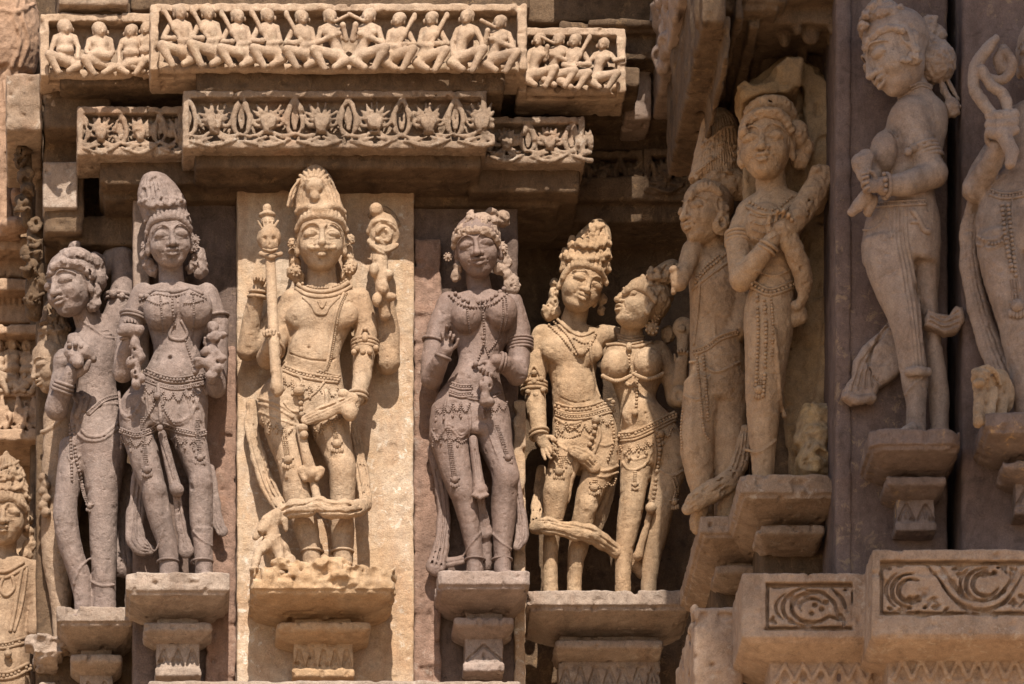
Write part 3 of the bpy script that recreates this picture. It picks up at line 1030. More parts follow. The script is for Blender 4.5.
# carved leafy flank of the eave at left and right
def leafy(name, label, pts, mat, w, df, seed):
    rs = np.random.RandomState(seed)
    p = np.array(pts, float)
    t = thing(name, p[-1, 0], p[-1, 1], df, label, 'carving')
    s = Sculpt(p[:, 0].min() - w - 8, p[:, 1].min() - 8, p[:, 0].max() + w + 8, p[:, 1].max() + 8, p[:, 2].min() - 30, p[:, 2].max() + 20, 1.2)
    q = catmull(p, 6)
    s.chain([(a, b, c - 8, w) for a, b, c in p], 2, curve=4)
    for i in range(0, len(q) - 1, 2):
        a, b, c = q[i]
        for k in range(2):
            sx = rs.uniform(-w, w) * .9
            s.ell((a + sx, b + rs.uniform(-5, 5), c + rs.uniform(-3, 6)), (rs.uniform(4, 8), rs.uniform(5, 9), rs.uniform(4, 8)), 1.2)
            s.chain([(a + sx - 6, b + rs.uniform(-7, 7), c + 5, 2), (a + sx, b + rs.uniform(-4, 4), c + 9, 2.6), (a + sx + 6, b + rs.uniform(-7, 7), c + 4, 1.6)], 1, curve=3)
            s.ell((a + rs.uniform(-w, w), b + rs.uniform(-6, 6), c + 7), (2.5, 3.5, 5), 1, 's')
    s.rough(.8, 7); s.rough(.5, 3)
    s.mesh('carved_scroll', mat, t)
leafy('leaf_carving', 'crumbling leafy scroll hanging below the pale square block at left', [(24, 135, -20), (26, 175, -25), (27, 222, -30)], SHADE_BROWN, 6, -25, 1)
leafy('leaf_carving', 'worn leafy scroll on the edge of the left recess above the woman seen from behind', [(36, 228, -35), (35, 270, -38), (34, 312, -40)], SHADE_BROWN, 9, -38, 2)  # shade of the recess is put into its dark colour
leafy('leaf_carving', 'small grey leaf tuft under the left end of the dwarf frieze', [(52, 82, 20), (52, 105, 18), (50, 122, 15)], CORN_, 6, 18, 4)
# ---------------------------------------------------------------- the dark eave flank over the right buttress
def wedge(name, mat, x0, x1, ytop, ybot, db, df, vox=2.4, rr=3, label=None):
    s = Sculpt(x0 - 2, ytop, x1 + 2, ybot, db, df, vox)
    return s
# carved side block, then a plain slanting slab, then the big soffit with its front corner
t = thing('leaf_carving', 672, 110, 100, 'dark carved foliage flank of the eave beside the plain grey block', 'carving')
s = Sculpt(640, -60, 730, 125, -90, 330, 2.0)
a, b = W(656, 112, -20), W(706, -40, 260)
X0 = W(654, 110, 0)[0]
s.box_w((X0, -90, W(654, 112, 0)[2]), (X0 + 42, 300, 420), 3)
rs = np.random.RandomState(5)
for i in range(46):
    d = rs.uniform(0, 290)
    z0, z1 = W(654, 112, 0)[2], 400
    z = rs.uniform(z0 + 4, z0 + 95)
    s.ell((X0 + rs.uniform(-3, 4), d, z), (rs.uniform(5, 9), rs.uniform(6, 14), rs.uniform(7, 16)), 2, world=True)
    s.ell((X0 - 5, d + rs.uniform(-9, 9), z + rs.uniform(-9, 9)), (4, 5, 5), 1.5, 's', world=True)
for i in range(26):
    d = 300
    s.ell((X0 + rs.uniform(2, 40), d + rs.uniform(-2, 5), rs.uniform(W(654, 112, 0)[2], 330)), (rs.uniform(5, 10), rs.uniform(7, 12), 6), 2, world=True)
s.rough(1.0, 9); s.rough(.6, 4)
s.mesh('carved_scroll', SLATE, t)

s = Sculpt(676, -60, 900, 200, 60, 480, 2.4)
XL = W(682, 186, 120)[0]
s.box_w((XL - 8, 0, W(682, 138, 150)[2]), (XL + 14, 420, 420), 3)
X2 = W(722, 100, 240)[0]
s.box_w((XL + 8, 60, 172), (X2 + 40, 380, 420), 3)
s.box_w((X2 + 10, 60, 172), (X2 + 230, 352, 420), 3)
s.box_w((XL + 14, 0, 118), (XL + 20, 400, 160), 2)
s.box_w((XL + 26, 60, 160), (XL + 33, 392, 200), 2)
s.box_w((X2 + 14, 60, 162), (X2 + 24, 365, 200), 2)
for k in range(22):                       # broken leafage along the flank
    s.ell((XL - 9 + rs.uniform(-1, 3), rs.uniform(140, 410), rs.uniform(150, 260)), (3.5, rs.uniform(8, 20), rs.uniform(5, 14)), 2, world=True)
    s.ell((XL - 12, rs.uniform(120, 410), rs.uniform(140, 280)), (4, rs.uniform(4, 9), rs.uniform(4, 9)), 1.5, 's', world=True)
for k in range(16):
    s.ell((rs.uniform(X2 + 40, X2 + 150), rs.uniform(180, 350), 170), (rs.uniform(4, 12), rs.uniform(6, 16), 5), 3, world=True)
Xf = W(731, 26, 400)[0]
s.box_w((Xf, 60, 178), (Xf + 54, 385, 420), 4)
s.box_w((Xf + 30, 60, 186), (Xf + 190, 372, 420), 4)
s.rough(1.8, 22); s.rough(.8, 7); s.chips(7, 12, .35)
s.mesh('cornice', SHADE_BROWN, temple)

# ---------------------------------------------------------------- brackets under the statues
def bracket(label, x0, x1, y, d, db, lip=18, mat=PED, name='bracket_pedestal', broken=0, cham=0, block=True, n=3, slope=12, inset=None, dbt=None):
    t = thing(name, (x0 + x1) / 2, y + 110, db, label, 'pedestal', 'bracket pedestals under the statues')
    w = x1 - x0
    i = inset if inset is not None else w * .24
    m = 6
    dd = d - db
    s = Sculpt(x0 - m, y - 12 - broken, x1 + m, y + lip + slope + 30, db if dbt is None else dbt, d + 6, 1.2)
    s.rings([(y, x0, x1, d), (y + lip, x0, x1, d), (y + lip + .5, x0 + 3, x1 - 3, d - 3), (y + lip + 4, x0 + 4, x1 - 4, d - 4), (y + lip + 4.5, x0 + 6, x1 - 6, d - 6),
             (y + lip + 4.5 + (slope - 4.5) * .5, x0 + i * .55, x1 - i * .55, d - dd * .30), (y + lip + slope, x0 + i, x1 - i, db + dd * .42)], db if dbt is None else dbt, 1.2, 0, cham=cham)
    if broken:
        rs = np.random.RandomState(3)
        for k in range(16):
            x = rs.uniform(x0, x1)
            s.ell((x, y + rs.uniform(-3, lip * .8), d - rs.uniform(4, 22)), (rs.uniform(9, 24), rs.uniform(3, broken), rs.uniform(8, 14)), 3, roll=rs.uniform(-25, 25))
        for k in range(14):
            s.ell((rs.uniform(x0, x1), y + rs.uniform(0, lip), d + 7), (rs.uniform(8, 16), rs.uniform(4, 9), rs.uniform(6, 11)), 1, 's', roll=rs.uniform(-50, 50))
        s.rough(2.2, 9); s.rough(1.2, 4.5)
    s.rough(.7, 10); s.rough(.45, 3.5); s.chips(9, 7, .38)
    s.mesh('top_slab', mat, t)
    # the front edge of the next course shows lower by its set back
    y2 = y + lip + slope
    j = w * .17
    d2 = db + dd * .62
    yb = y2 + 9 + (d - d2) * HC / DC
    s = Sculpt(x0 - m, yb - 26, x1 + m, yb + 62, db, d2 + 6, 1.2)
    s.rings([(yb - 22, x0 + i * 1.25, x1 - i * 1.25, db + dd * .36), (yb + 4, x0 + i * 1.25, x1 - i * 1.25, db + dd * .36)], db, 1)
    s.rings([(yb, x0 + j, x1 - j, d2), (yb + 7, x0 + j, x1 - j, d2), (yb + 9, x0 + j + 1.5, x1 - j - 1.5, d2 - 2), (yb + 15, x0 + i * 1.25, x1 - i * 1.25, db + dd * .34)], db, 3.0)
    s.rough(.7, 10); s.rough(.4, 3.5); s.chips(7, 7, .38)
    s.mesh('moulding', mat, t)
    if block:
        d3 = db + dd * .34
        yc = yb + 15 + (d2 - d3) * HC / DC - 3
        h = 34
        xa, xb = x0 + i * 1.22, x1 - i * 1.22
        s = Sculpt(xa - 4, yc - 10, xb + 4, yc + h + 8, db, d3 + 4, .9)
        s.box(xa, yc, xb, yc + h, db, d3, 1.3)
        s.box(xa - 1.5, yc + h - 9, xb + 1.5, yc + h, db, d3 + 1.5, 2, 1)
        ww = (xb - xa) / n
        for q in range(n):
            a0 = xa + ww * q
            s.chain([(a0 + 2, yc + h - 11, d3, 1.7), (a0 + ww / 2, yc + 8, d3, 1.7), (a0 + ww - 2, yc + h - 11, d3, 1.7)], 0, 's', flat=.5)
            s.ell((a0 + ww / 2, yc + h - 15, d3 + 1), (1.8, 4, 3.5), .5, 's')
        s.rough(.5, 8); s.rough(.35, 3); s.chips(5, 6, .4)
        s.mesh('block', mat, t)
    return t

bracket('grey pink bracket under the front facing woman at left, row of three carved triangles below', 126, 230, 572, 78, 0, lip=18)
bracket('bracket under the woman seen from behind, at lower left', 57, 136, 606, -12, -95, lip=15, n=2)
bracket('broken bracket lump behind the bracket of the woman seen from behind', 34, 62, 642, -60, -120, lip=10, block=False, broken=3)
bracket('golden bracket with a rough broken top under the moustached staff bearer', 252, 395, 566, 108, 20, lip=22, broken=7, n=5, mat=stone('golden_pedestal', (.46, .315, .19), (.42, .26, .14), (.33, .19, .095), .5, seed=22, salt=.3, bump=.7))
bracket('dark brown bracket under the woman with a beaded necklace', 438, 530, 570, 82, 0, lip=14, n=1, mat=stone('dark_pedestal', (.335, .25, .205), (.28, .2, .155), (.2, .13, .09), .5, seed=23, salt=.3, bump=.6), cham=4)
bracket('wide bracket under the embracing couple with a row of triangles', 527, 692, 590, 22, -70, lip=15, n=7, inset=26)
PBR = stone('brown_pedestal', (.33, .23, .16), (.285, .19, .125), (.18, .11, .07), .5, seed=24, salt=.3, bump=.6)
bracket('brown bracket under the crowned man in profile, left of the taller woman', 700, 790, 516, 235, 152, dbt=20, lip=16, mat=PBR, block=False)
bracket('brown stepped bracket under the woman leaning on a stone slab', 740, 842, 474, 345, 262, dbt=190, lip=18, mat=PBR, block=False, inset=20)
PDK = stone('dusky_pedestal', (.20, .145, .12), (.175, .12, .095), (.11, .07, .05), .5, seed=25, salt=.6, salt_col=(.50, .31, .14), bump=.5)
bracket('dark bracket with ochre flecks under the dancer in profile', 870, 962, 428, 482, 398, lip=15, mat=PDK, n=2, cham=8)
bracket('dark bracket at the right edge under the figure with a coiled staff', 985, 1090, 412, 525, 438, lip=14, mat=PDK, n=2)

# ---------------------------------------------------------------- scroll frieze, lower right
FRZ = stone('scroll_sandstone', (.40, .28, .195), (.345, .23, .155), (.22, .14, .09), .5, seed=26, salt=.3, bump=.5)
def scroll(s, cx, cy, r, df, turn, a0, rr=3.2, depth=5, n=22):
    P = []
    for i in range(n):
        u = i / (n - 1)
        a = a0 + turn * u
        q = r * (1 - .82 * u)
        P.append((cx + q * math.cos(a) * 1.1, cy + q * math.sin(a), df, rr * (1 - .35 * u)))
    s.chain(P, .3, 's', flat=.42)
t = thing('scroll_frieze', 870, 684, 470, 'corner block with leafy scroll panels at lower right, stepped forward', 'frieze')
s = Sculpt(735, 535, 1060, 720, 330, 512, 1.1)
s.rings([(573, 742, 880, 440), (633, 742, 880, 440), (637, 748, 880, 434), (648, 776, 880, 398), (668, 776, 880, 396)], 250, 1.2)
s.rings([(549, 872, 1110, 500), (628, 872, 1110, 500), (632, 876, 1110, 496), (638, 888, 1110, 450), (664, 888, 1110, 448), (668, 892, 1110, 440)], 250, 1.2)
s.rings([(662, 770, 1110, 404), (720, 770, 1110, 404)], 250, 2)
def sunk(x0, y0, x1, y1, df, dp):
    a, b = W(x0, y1, df), W(x1, y0, df)
    s.box_w((a[0], df - dp, a[2]), (b[0], df + 20, b[2]), .8, 0, 's')
    s.box(x0 + 3, y0 + 5, x1 - 1, y1 - 4, df - dp - 4, df - 1.5, 1.5)
sunk(766, 582, 853, 630, 440, 9)
sunk(880, 560, 1110, 615, 500, 9)
rs = np.random.RandomState(8)
def groove(P, w, df):
    q = catmull(np.array(P, float), 6)
    r = .68 * w * (1 - .5 * np.abs(np.linspace(-1, 1, len(q))) ** 2.5)
    s.chain([(a, b, df + .5, c) for (a, b), c in zip(q, r)], .2, 's', flat=.22)
def arc(cx, cy, rx, ry, a0, a1, w, df):
    groove([(cx + rx * math.cos(R_(a)), cy + ry * math.sin(R_(a))) for a in np.linspace(a0, a1, 7)], w, df)
f = 438.5
for rx, ry, a0, a1, w in ((36, 20, 140, 225, 2.0), (29, 20, 118, 262, 2.6), (20, 15, 60, 285, 3.0), (12, 9, 150, 330, 2.2)):
    arc(812, 607, rx, ry, a0, a1, w, f)
groove([(806, 590), (822, 592), (834, 602), (838, 614)], 2.6, f); groove([(832, 588), (842, 598), (848, 612)], 2.2, f); groove([(820, 622), (830, 616), (840, 620)], 2.2, f); groove([(796, 622), (806, 626), (818, 624)], 1.8, f)
groove([(772, 588), (782, 587), (792, 586)], 1.8, f); groove([(844, 590), (848, 588)], 2, f)
for q in ((815, 605), (822, 609), (812, 613), (826, 602)): s.ell((q[0], q[1], f), (2.6, 2.2, 6), .5, 's')
f = 498.5
for cx, cy, sg in ((912, 590, 1), (986, 584, 1), (1060, 590, 1)):
    up = cx == 986
    for rx, ry, a0, a1, w in ((27, 21, 130, 235, 2.2), (21, 17, 95, 275, 2.8), (14, 11.5, 20, 300, 3.2)):
        if up: a0, a1 = -a1 + 180, -a0 + 180
        if up: rx *= -1
        arc(cx, cy, rx * .95, ry, a0, a1, w, f)
    for k in range(8):
        s.ell((cx + rs.uniform(-3, 16), cy + rs.uniform(2, 17) * (-1 if up else 1), f), (rs.uniform(1.6, 3.2), rs.uniform(1.2, 2.0), 9), .4, 's', roll=rs.uniform(-40, 40))
groove([(926, 563), (940, 580), (952, 597), (968, 607), (986, 609), (1004, 602), (1016, 586), (1028, 566)], 2.8, f)
groove([(938, 562), (950, 578), (962, 594), (978, 600), (996, 597), (1008, 584), (1018, 566)], 2.6, f)
groove([(1020, 606), (1036, 588), (1046, 570)], 2.6, f)
for q in ((888, 567), (900, 565), (890, 608), (903, 609), (936, 606), (946, 609), (962, 566), (1004, 566), (1022, 596), (1030, 608)):
    s.ell((q[0], q[1], f), (rs.uniform(3, 5.5), rs.uniform(1.6, 2.6), 7), .5, 's', roll=rs.uniform(-50, 50))
for cx, cy, f2 in ((842, 620, 438.5), (776, 622, 438.5), (932, 600, 498.5), (958, 572, 498.5), (1008, 572, 498.5), (1016, 604, 498.5)):
    for k in range(3):                     # leaf slits filling the corners
        a = rs.uniform(0, 180)
        x, y = cx + rs.uniform(-5, 5), cy + rs.uniform(-3, 3)
        groove([(x - 5 * math.cos(R_(a)), y - 3 * math.sin(R_(a))), (x, y - 1.5), (x + 5 * math.cos(R_(a)), y + 3 * math.sin(R_(a)))], 2.2, f2)
# notched leaves under the ledge
for x0, x1, y, h, df, n in ((776, 884, 664, 16, 403.5, 6), (893, 1024, 658, 20, 449.5, 7)):
    w = (x1 - x0) / n
    for i in range(n):
        s.chain([(x0 + w * i + 1, y + h, df + 1, 2.4), (x0 + w * (i + .5), y + 1, df + 2, 2.4), (x0 + w * (i + 1) - 1, y + h, df + 1, 2.4)], .8)
        s.ell((x0 + w * (i + .5), y + h - 3, df + 2), (2.6, 5, 4), .8, 's')
s.rough(.55, 12); s.rough(.4, 3.5); s.chips(5, 8, .45)
s.mesh('carved_block', FRZ, t)
t = thing('stone_block', 712, 684, 350, 'pale weathered block stepped back at the left end of the scroll frieze', 'block')
s = Sculpt(688, 598, 755, 720, 150, 362, 1.6)
s.rings([(606, 694, 744, 350), (720, 694, 744, 350)], 150, 4)
for i in range(12):
    s.ell((693 + rs.uniform(-2, 2), 612 + i * 9, 350 - rs.uniform(20, 60)), (4, 6, 12), 1.5, 's' if i % 2 else 'u')
s.rough(1.4, 12); s.rough(.7, 4); s.chips(8, 8, .35)
s.mesh('block', FRZ, t)
# ledge along the foot of the picture
t = thing('stone_ledge', 330, 690, 140, 'narrow pale stone ledge running along the bottom edge of the photo', 'ledge')
s = Sculpt(140, 672, 530, 720, -10, 155, 2)
s.rings([(680, 148, 522, 150), (720, 148, 522, 150)], -10, 3)
s.rough(1, 12); s.rough(.6, 5); s.chips(7, 9, .35)
s.mesh('slab', PED, t)

# ---------------------------------------------------------------- receding left bay
BAY = stone('left_bay_sandstone', (.40, .265, .17), (.35, .22, .135), (.25, .15, .09), .5, seed=27, salt=.3, bump=.6)
t = thing('moulded_bay', 18, 460, -200, 'receding bay of stacked mouldings with a tiny frieze at the left edge', 'wall')
s = Sculpt(-40, 215, 62, 480, -260, -120, 1.6)
for y0, y1, d in ((236, 250, -150), (252, 276, -180), (278, 290, -160), (292, 322, -185), (324, 334, -150), (388, 396, -165), (396, 440, -172), (428, 440, -150)):
    s.box(-40, y0, 44 if y0 > 280 else 38, y1, -260, d, 2)
s.box(-40, 330, 46, 400, -260, -190, 2)
for i in range(4):
    lotus_motif(s, -6 + i * 16, 399, 428, 16, -172 + 10, 15)
for i in range(9):
    s.ell((-6 + i * 6, 301, -184), (2, 4, 4), .6, 's')
s.rough(.9, 10); s.rough(.5, 4); s.chips(6, 7, .35)
s.mesh('moulding', BAY, t)
for cx in (-4, 12, 28):
    frieze_figure(t, cx, 338, 390, -172, FIG, 1 if cx < 20 else -1, 3, .3, 1.1)
# ---------------------------------------------------------------- carved figures: heads, hands, ornaments
def head(s, c, h, yaw=0, roll=0, pitch=0, male=False, moustache=False, ears=True, k=2.0, smile=1.0, eyes=1.0):
    """a face with brows, lidded eyes, nose, lips, ears; h = chin to top of the skull"""
    R = rot(yaw, roll, pitch + 11)
    C = s.P(c) + np.array([0, 0, .065 * h])
    def T(x, z, f):
        return C + R @ (np.array([x, f, z]) * h)
    def E(x, z, f, rx, rz, rf, kk=k, op='u', rl=0):
        RR = R if not rl else R @ rot(0, rl, 0)
        s.ell(T(x, z, f), (rx * h, rz * h, rf * h), kk, op, R=RR, world=True)
    def Cc(pts, kk=1.0, op='u', curve=0):
        p = np.array(pts, float)
        if curve: p = catmull(p, curve)
        s.chain_w([T(q[0], q[1], q[2]) for q in p], p[:, 3] * h, kk, op)
    b = h / 60.
    E(0, .14, -.06, .36, .37, .40)
    E(0, -.05, .05, .325, .40, .33, 4 * b)
    E(0, -.33, .18, .19, .13, .17, 5 * b)
    E(0, -.385, .262, .085, .07, .085, 2 * b)            # chin
    for g in (-1, 1):
        E(g * .165, -.14, .20, .135, .14, .15, 4 * b)    # cheeks
        E(g * .15, .045, .40, .115, .07, .06, 2.5 * b, 's')
        E(g * .152, .03, .285, .118, .07, .10, .6)       # eyeball under a heavy lid
        Cc([(g * .045, .005, .348, .011), (g * .10, .055, .372, .014), (g * .16, .066, .365, .015), (g * .215, .04, .332, .013), (g * .275, -.005, .28, .010)], 1.4, curve=3)
        Cc([(g * .05, .0, .345, .010), (g * .10, -.032, .357, .013), (g * .16, -.038, .348, .013), (g * .22, -.018, .32, .010)], .8, curve=3)
        Cc([(g * .06, .0, .384, .007), (g * .15, -.006, .404, .010), (g * .235, -.004, .352, .007)], .4, 's', curve=3)
        Cc([(g * .02, .10, .372, .012), (g * .09, .16, .362, .014), (g * .17, .172, .332, .014), (g * .25, .13, .28, .012), (g * .31, .07, .21, .009)], 1.2 * b, curve=3)
        E(g * .062, -.128, .385, .042, .036, .05, 1.6 * b)      # nostril wing
        E(g * .03, -.155, .405, .014, .012, .02, .4, 's')
        if ears:
            E(g * .345, .0, -.02, .045, .15, .085, 2)
            E(g * .365, .02, .02, .022, .08, .04, .6, 's')
            E(g * .35, -.17, -.02, .045, .07, .06, 2)
    Cc([(0, .10, .352, .036), (0, .02, .385, .038), (0, -.06, .425, .045), (0, -.115, .448, .053)], 1.8 * b)
    E(0, -.12, .44, .055, .045, .055, 1.5 * b)
    # mouth
    E(0, -.235, .29, .14, .075, .10, 3 * b)
    w = .105 * smile
    Cc([(-w, -.208, .352, .018), (-.05, -.205, .40, .032), (0, -.214, .412, .028), (.05, -.205, .40, .032), (w, -.208, .352, .018)], .6, curve=3)
    Cc([(-w * .8, -.258, .352, .018), (0, -.28, .402, .040), (w * .8, -.258, .352, .018)], .6, curve=3)
    Cc([(-w * 1.1, -.232, .368, .011), (-.05, -.240, .424, .014), (0, -.243, .432, .014), (.05, -.240, .424, .014), (w * 1.1, -.232, .368, .011)], .2, 's', curve=3)
    E(0, -.325, .385, .10, .022, .035, 1.2, 's')
    for g in (-1, 1):
        E(g * .15, -.236, .345, .018, .022, .03, .8, 's')
    if moustache:
        for g in (-1, 1):
            Cc([(g * .01, -.170, .435, .026), (g * .09, -.19, .415, .034), (g * .17, -.175, .355, .03), (g * .215, -.14, .315, .018)], .6, curve=3)
    return T

def hand(s, w, d, side, L=26, curl=25, thumb=1, spread=.16, curls=None, r=None, k=1.2):
    """palm, four unequal bent fingers and a thumb; d points to the finger tips, side across the palm (drawing x, y, d)"""
    def V(q):
        q = np.array([q[0], q[2], -q[1]], float)
        return q / np.linalg.norm(q)
    d, side = V(d), V(side)
    side = side - d * (side @ d)
    side /= np.linalg.norm(side)
    n = np.cross(side, d)
    if n[1] < 0: n = -n
    P = s.P(w)
    r = r or L * .068
    pc = P + d * L * .24
    M = np.column_stack([side, n, d])
    s.ell(pc, (L * .21, L * .27, L * .115), 2, R=M, world=True)
    for i, (o, ln) in enumerate(((-1.5, .86), (-.5, 1.0), (.5, .95), (1.5, .75))):
        cu = R_(curls[i] if curls else curl)
        a = o * spread
        base = P + d * L * .42 + side * L * .115 * o
        dr = d * math.cos(a) + side * math.sin(a)
        pts, p, ang = [base], base, cu * .5
        for sl in (.24, .18, .14):
            p = p + (dr * math.cos(ang) + n * math.sin(ang)) * L * sl * ln
            pts.append(p)
            ang += cu
        s.chain_w(pts, [r * 1.05, r, r * .92, r * .8], k * .4)
    tb = P + d * L * .12 + side * thumb * L * .17
    t1 = tb + (d * .6 + side * thumb * .7 + n * .35) * L * .24
    t2 = t1 + (d * .9 + side * thumb * .15 + n * .4) * L * .2
    s.chain_w([tb, t1, t2], [r * 1.3, r * 1.15, r * .9], k)

def foot(s, a, d, L=22, r=6.5):
    """ankle point and toe direction on the drawing (x, y, d)"""
    A = s.P(a)
    q = np.array([d[0], d[2], -d[1]], float)
    q /= np.linalg.norm(q)
    sd = np.cross(q, [0, 0, 1.])
    sd /= np.linalg.norm(sd)
    heel = A - q * L * .18 + np.array([0, 0, -r * .7])
    ball = A + q * L * .62 + np.array([0, 0, -r * 1.0])
    s.chain_w([heel, A + q * L * .15 + np.array([0, 0, -r * .35]), ball], [r * .8, r * .95, r * .62], 3)
    for i in range(5):
        o = (i - 2) * r * .4
        s.chain_w([ball + sd * o * .8, ball + q * L * (.32 - .03 * abs(i - 1)) + sd * o + np.array([0, 0, -r * .12])], [r * .32, r * .26], .6)

def finish(s, amp=.28):
    s.rough(amp, 7)
    s.rough(amp * .75, 3)
    s.chips(2.6, 9, .5)
    s.chips(2.0, 4, .55)

def disc_earring(o, s, c, r):
    o.bead((c[0], c[1], c[2]), r, (1, .55, 1))
    for a in range(9):
        t = a / 9 * 6.283
        o.bead((c[0] + r * .95 * math.cos(t), c[1] + r * .95 * math.sin(t), c[2] + r * .25), r * .27)
    o.bead((c[0], c[1], c[2] + r * .55), r * .35)

def headdress(par, mat, outline, dc, depth, D0, tiers=3, seed=0, face=None, knob=True, tress=0, vox=.85, name='headdress', bumps=1.0, band=None, cut=0):
    """tall piled hair crown: outline rows (y, xl, xr), bound by jewelled tiers"""
    rs = np.random.RandomState(seed)
    o = np.array(outline, float)
    y0, y1 = o[:, 0].min(), o[:, 0].max()
    s = Sculpt(o[:, 1].min() - 10, y0 - 8, o[:, 2].max() + 10, y1 + 24, dc - depth - 10, dc + depth + 16, vox, D0)
    wmax = (o[:, 2] - o[:, 1]).max()
    s.loft([(q[0], q[1], q[2], dc, depth * (q[2] - q[1]) / wmax) for q in o], 2, cap=3)
    def row(y):
        return np.interp(y, o[:, 0], o[:, 1]), np.interp(y, o[:, 0], o[:, 2])
    if tress:
        for i in range(tress):
            f = (i + .5) / tress
            P = []
            for y in np.linspace(y1 - 2, y0 + 4, 7):
                a, b = row(y)
                P.append((a + (b - a) * np.clip(f + .12 * math.sin((y - y0) * .09 + i), .06, .94), y))
            s.stroke(P, 1.9, 1.0, lift=.2)
            s.stroke([(p[0] + 2.6, p[1]) for p in P], .8, .5, 's', lift=.3)
    for t in range(tiers):
        y = y1 - 3 - (y1 - y0) * .72 * t / max(tiers, 1)
        a, b = row(y)
        bow = 4
        s.stroke([(a + 1, y), (a * .5 + b * .5, y + bow - 1), (b - 1, y)], 2.4, 1.2, lift=.3)
        n = max(3, int((b - a) / 7))
        for i in range(n):
            f = (i + .5) / n
            x = a + (b - a) * f
            yy = y - 4 + bow * (1 - (2 * f - 1) ** 2)
            s.stroke([(x - 3, yy + 2), (x, yy - 5 * bumps), (x + 3, yy + 2)], 1.7 * bumps, 1, lift=.6)
            s.stroke([(x, yy), (x, yy + .5)], 2.0 * bumps, 1, lift=.8)
            if bumps > .8 and rs.rand() < .6:
                s.stroke([(x + 3.4, yy - 3), (x + 3.4, yy - 2)], 1.6, .5, 's', lift=.6)
    if knob:
        a, b = row(y0 + 3)
        s.ell(((a + b) / 2, y0, dc), (3.4, 4, 3.4), 2)
    for i in range(int(14 * bumps)):
        y = rs.uniform(y0 + 6, y1 - 2)
        a, b = row(y)
        x = rs.uniform(a + 2, b - 2)
        s.stroke([(x - 2, y), (x + 2, y + rs.uniform(-3, 3))], rs.uniform(1.2, 2.2), 1, lift=.3)
    if cut:
        for i in range(cut):
            f = (i + .5) / cut
            P = [(row(y)[0] * (1 - f) + row(y)[1] * f, y) for y in np.linspace(y0 + 5, y0 + (y1 - y0) * .45, 5)]
            s.stroke(P, 1.0, .4, 's')
    if band:
        bs, pts = band
        q = bs.on(pts, 2.0, .6, 6, 2)
        s.chain_w([s.P(v) for v in q], np.full(len(q), 3.0), 1.5)
        for i, v in enumerate(q[1:-1:2]):
            s.ell((v[0], v[1] - 2.5, v[2] + 1), (2.2, 3.2 + 1.6 * math.sin(3.14 * (i + .5) / (len(q) / 2)), 2.6), 1)
        s.chain_w([s.P((v[0], v[1] + 2.6, v[2] + .4)) for v in q], np.full(len(q), 1.0), .4)
    if face: face(s)
    s.rough(.4, 5); s.rough(.3, 2.6)
    return s.mesh(name, mat, par)

def swags(o, rows, w=2.6):
    for p in rows:
        o.band(p, w)

def haircap(x, T, h, f=-.13, z=.19, r=.385):
    """close fitting hair over the top and back of the skull"""
    x.ell(T(0, z, f), (r * h, r * h * .96, r * h), 2, world=True)

def curls(x):
    x.rough(1.3, 3.4)
    x.rough(.5, 2.2)

def fringe(o, pts, n=6, drop=7, r=1.0):
    """loops of beads and small drops hanging from a belt"""
    p = resample(catmull(np.array(pts, float), 8), 1.0)
    k = np.linspace(0, len(p) - 1, n + 1).astype(int)
    for i in range(n):
        a, b = p[k[i]], p[k[i + 1]]
        m = (a + b) / 2
        dd = drop * random.uniform(.8, 1.2)
        o.beads([(a[0], a[1] + 2), ((a[0] + m[0]) / 2, m[1] + dd * .8), (m[0], m[1] + dd), ((b[0] + m[0]) / 2, m[1] + dd * .8), (b[0], b[1] + 2)], r)
        if random.random() < .75:
            o.beads([(a[0], a[1] + 3), (a[0] + random.uniform(-1, 1), a[1] + dd * 1.3)], r * 1.05)
            d = o.sc.surf([(a[0], a[1] + dd * 1.3 + 2)])[0]
            o.bead((a[0], a[1] + dd * 1.3 + 2, d + .6), r * 1.7, (.85, .8, 1.25))
# ================================================================ the figures, left to right
V_ = .75
GST = 'carved figures standing on brackets'

# ---- woman facing front, left
t = thing('statue', 168, 572, 34, 'grey pink stone woman facing front, pointed crown, flower stalks in both hands', 'statue', GST)
s = Sculpt(104, 200, 240, 592, -6, 96, V_)
head(s, (169, 243, 50), 62, yaw=5, roll=-5, pitch=3)
s.chain([(170, 262, 36, 12), (172, 288, 36, 13)], 2.5)
s.loft([(284, 160, 184, 38, 11), (292, 138, 210, 36, 15), (305, 139, 212, 36, 19), (325, 147, 208, 36, 20), (345, 153, 200, 36, 18), (357, 152, 201, 36, 19), (375, 142, 205, 35, 21),
        (395, 124, 208, 34, 24), (415, 120, 207, 34, 24), (432, 122, 206, 34, 21)], 4)
s.ell((161, 311, 53), (17.5, 19.5, 17), 3); s.ell((195, 309, 53), (17.5, 19.5, 17), 3)
s.ell((172, 372, 50), (22, 15, 9), 6)
s.loft([(400, 120, 163, 35, 21), (430, 121, 154, 35, 19), (455, 128, 160, 36, 17), (478, 136, 164, 38, 15), (490, 141, 167, 39, 14.5), (505, 144, 170, 37, 14), (525, 150, 173, 36, 13), (550, 158, 178, 36, 10), (580, 160, 179, 36, 9)], 4)
s.loft([(400, 160, 207, 35, 21), (430, 168, 206, 35, 19), (455, 178, 209, 37, 17), (475, 187, 212, 40, 15), (486, 189, 213, 41, 15), (505, 189, 213, 38, 14), (525, 190, 213, 36, 13), (550, 194, 213, 36, 10), (580, 195, 213, 36, 9)], 4)
s.ell((155, 490, 47), (8, 8, 4.5), 6); s.ell((202, 479, 50), (8, 8, 4.5), 6)
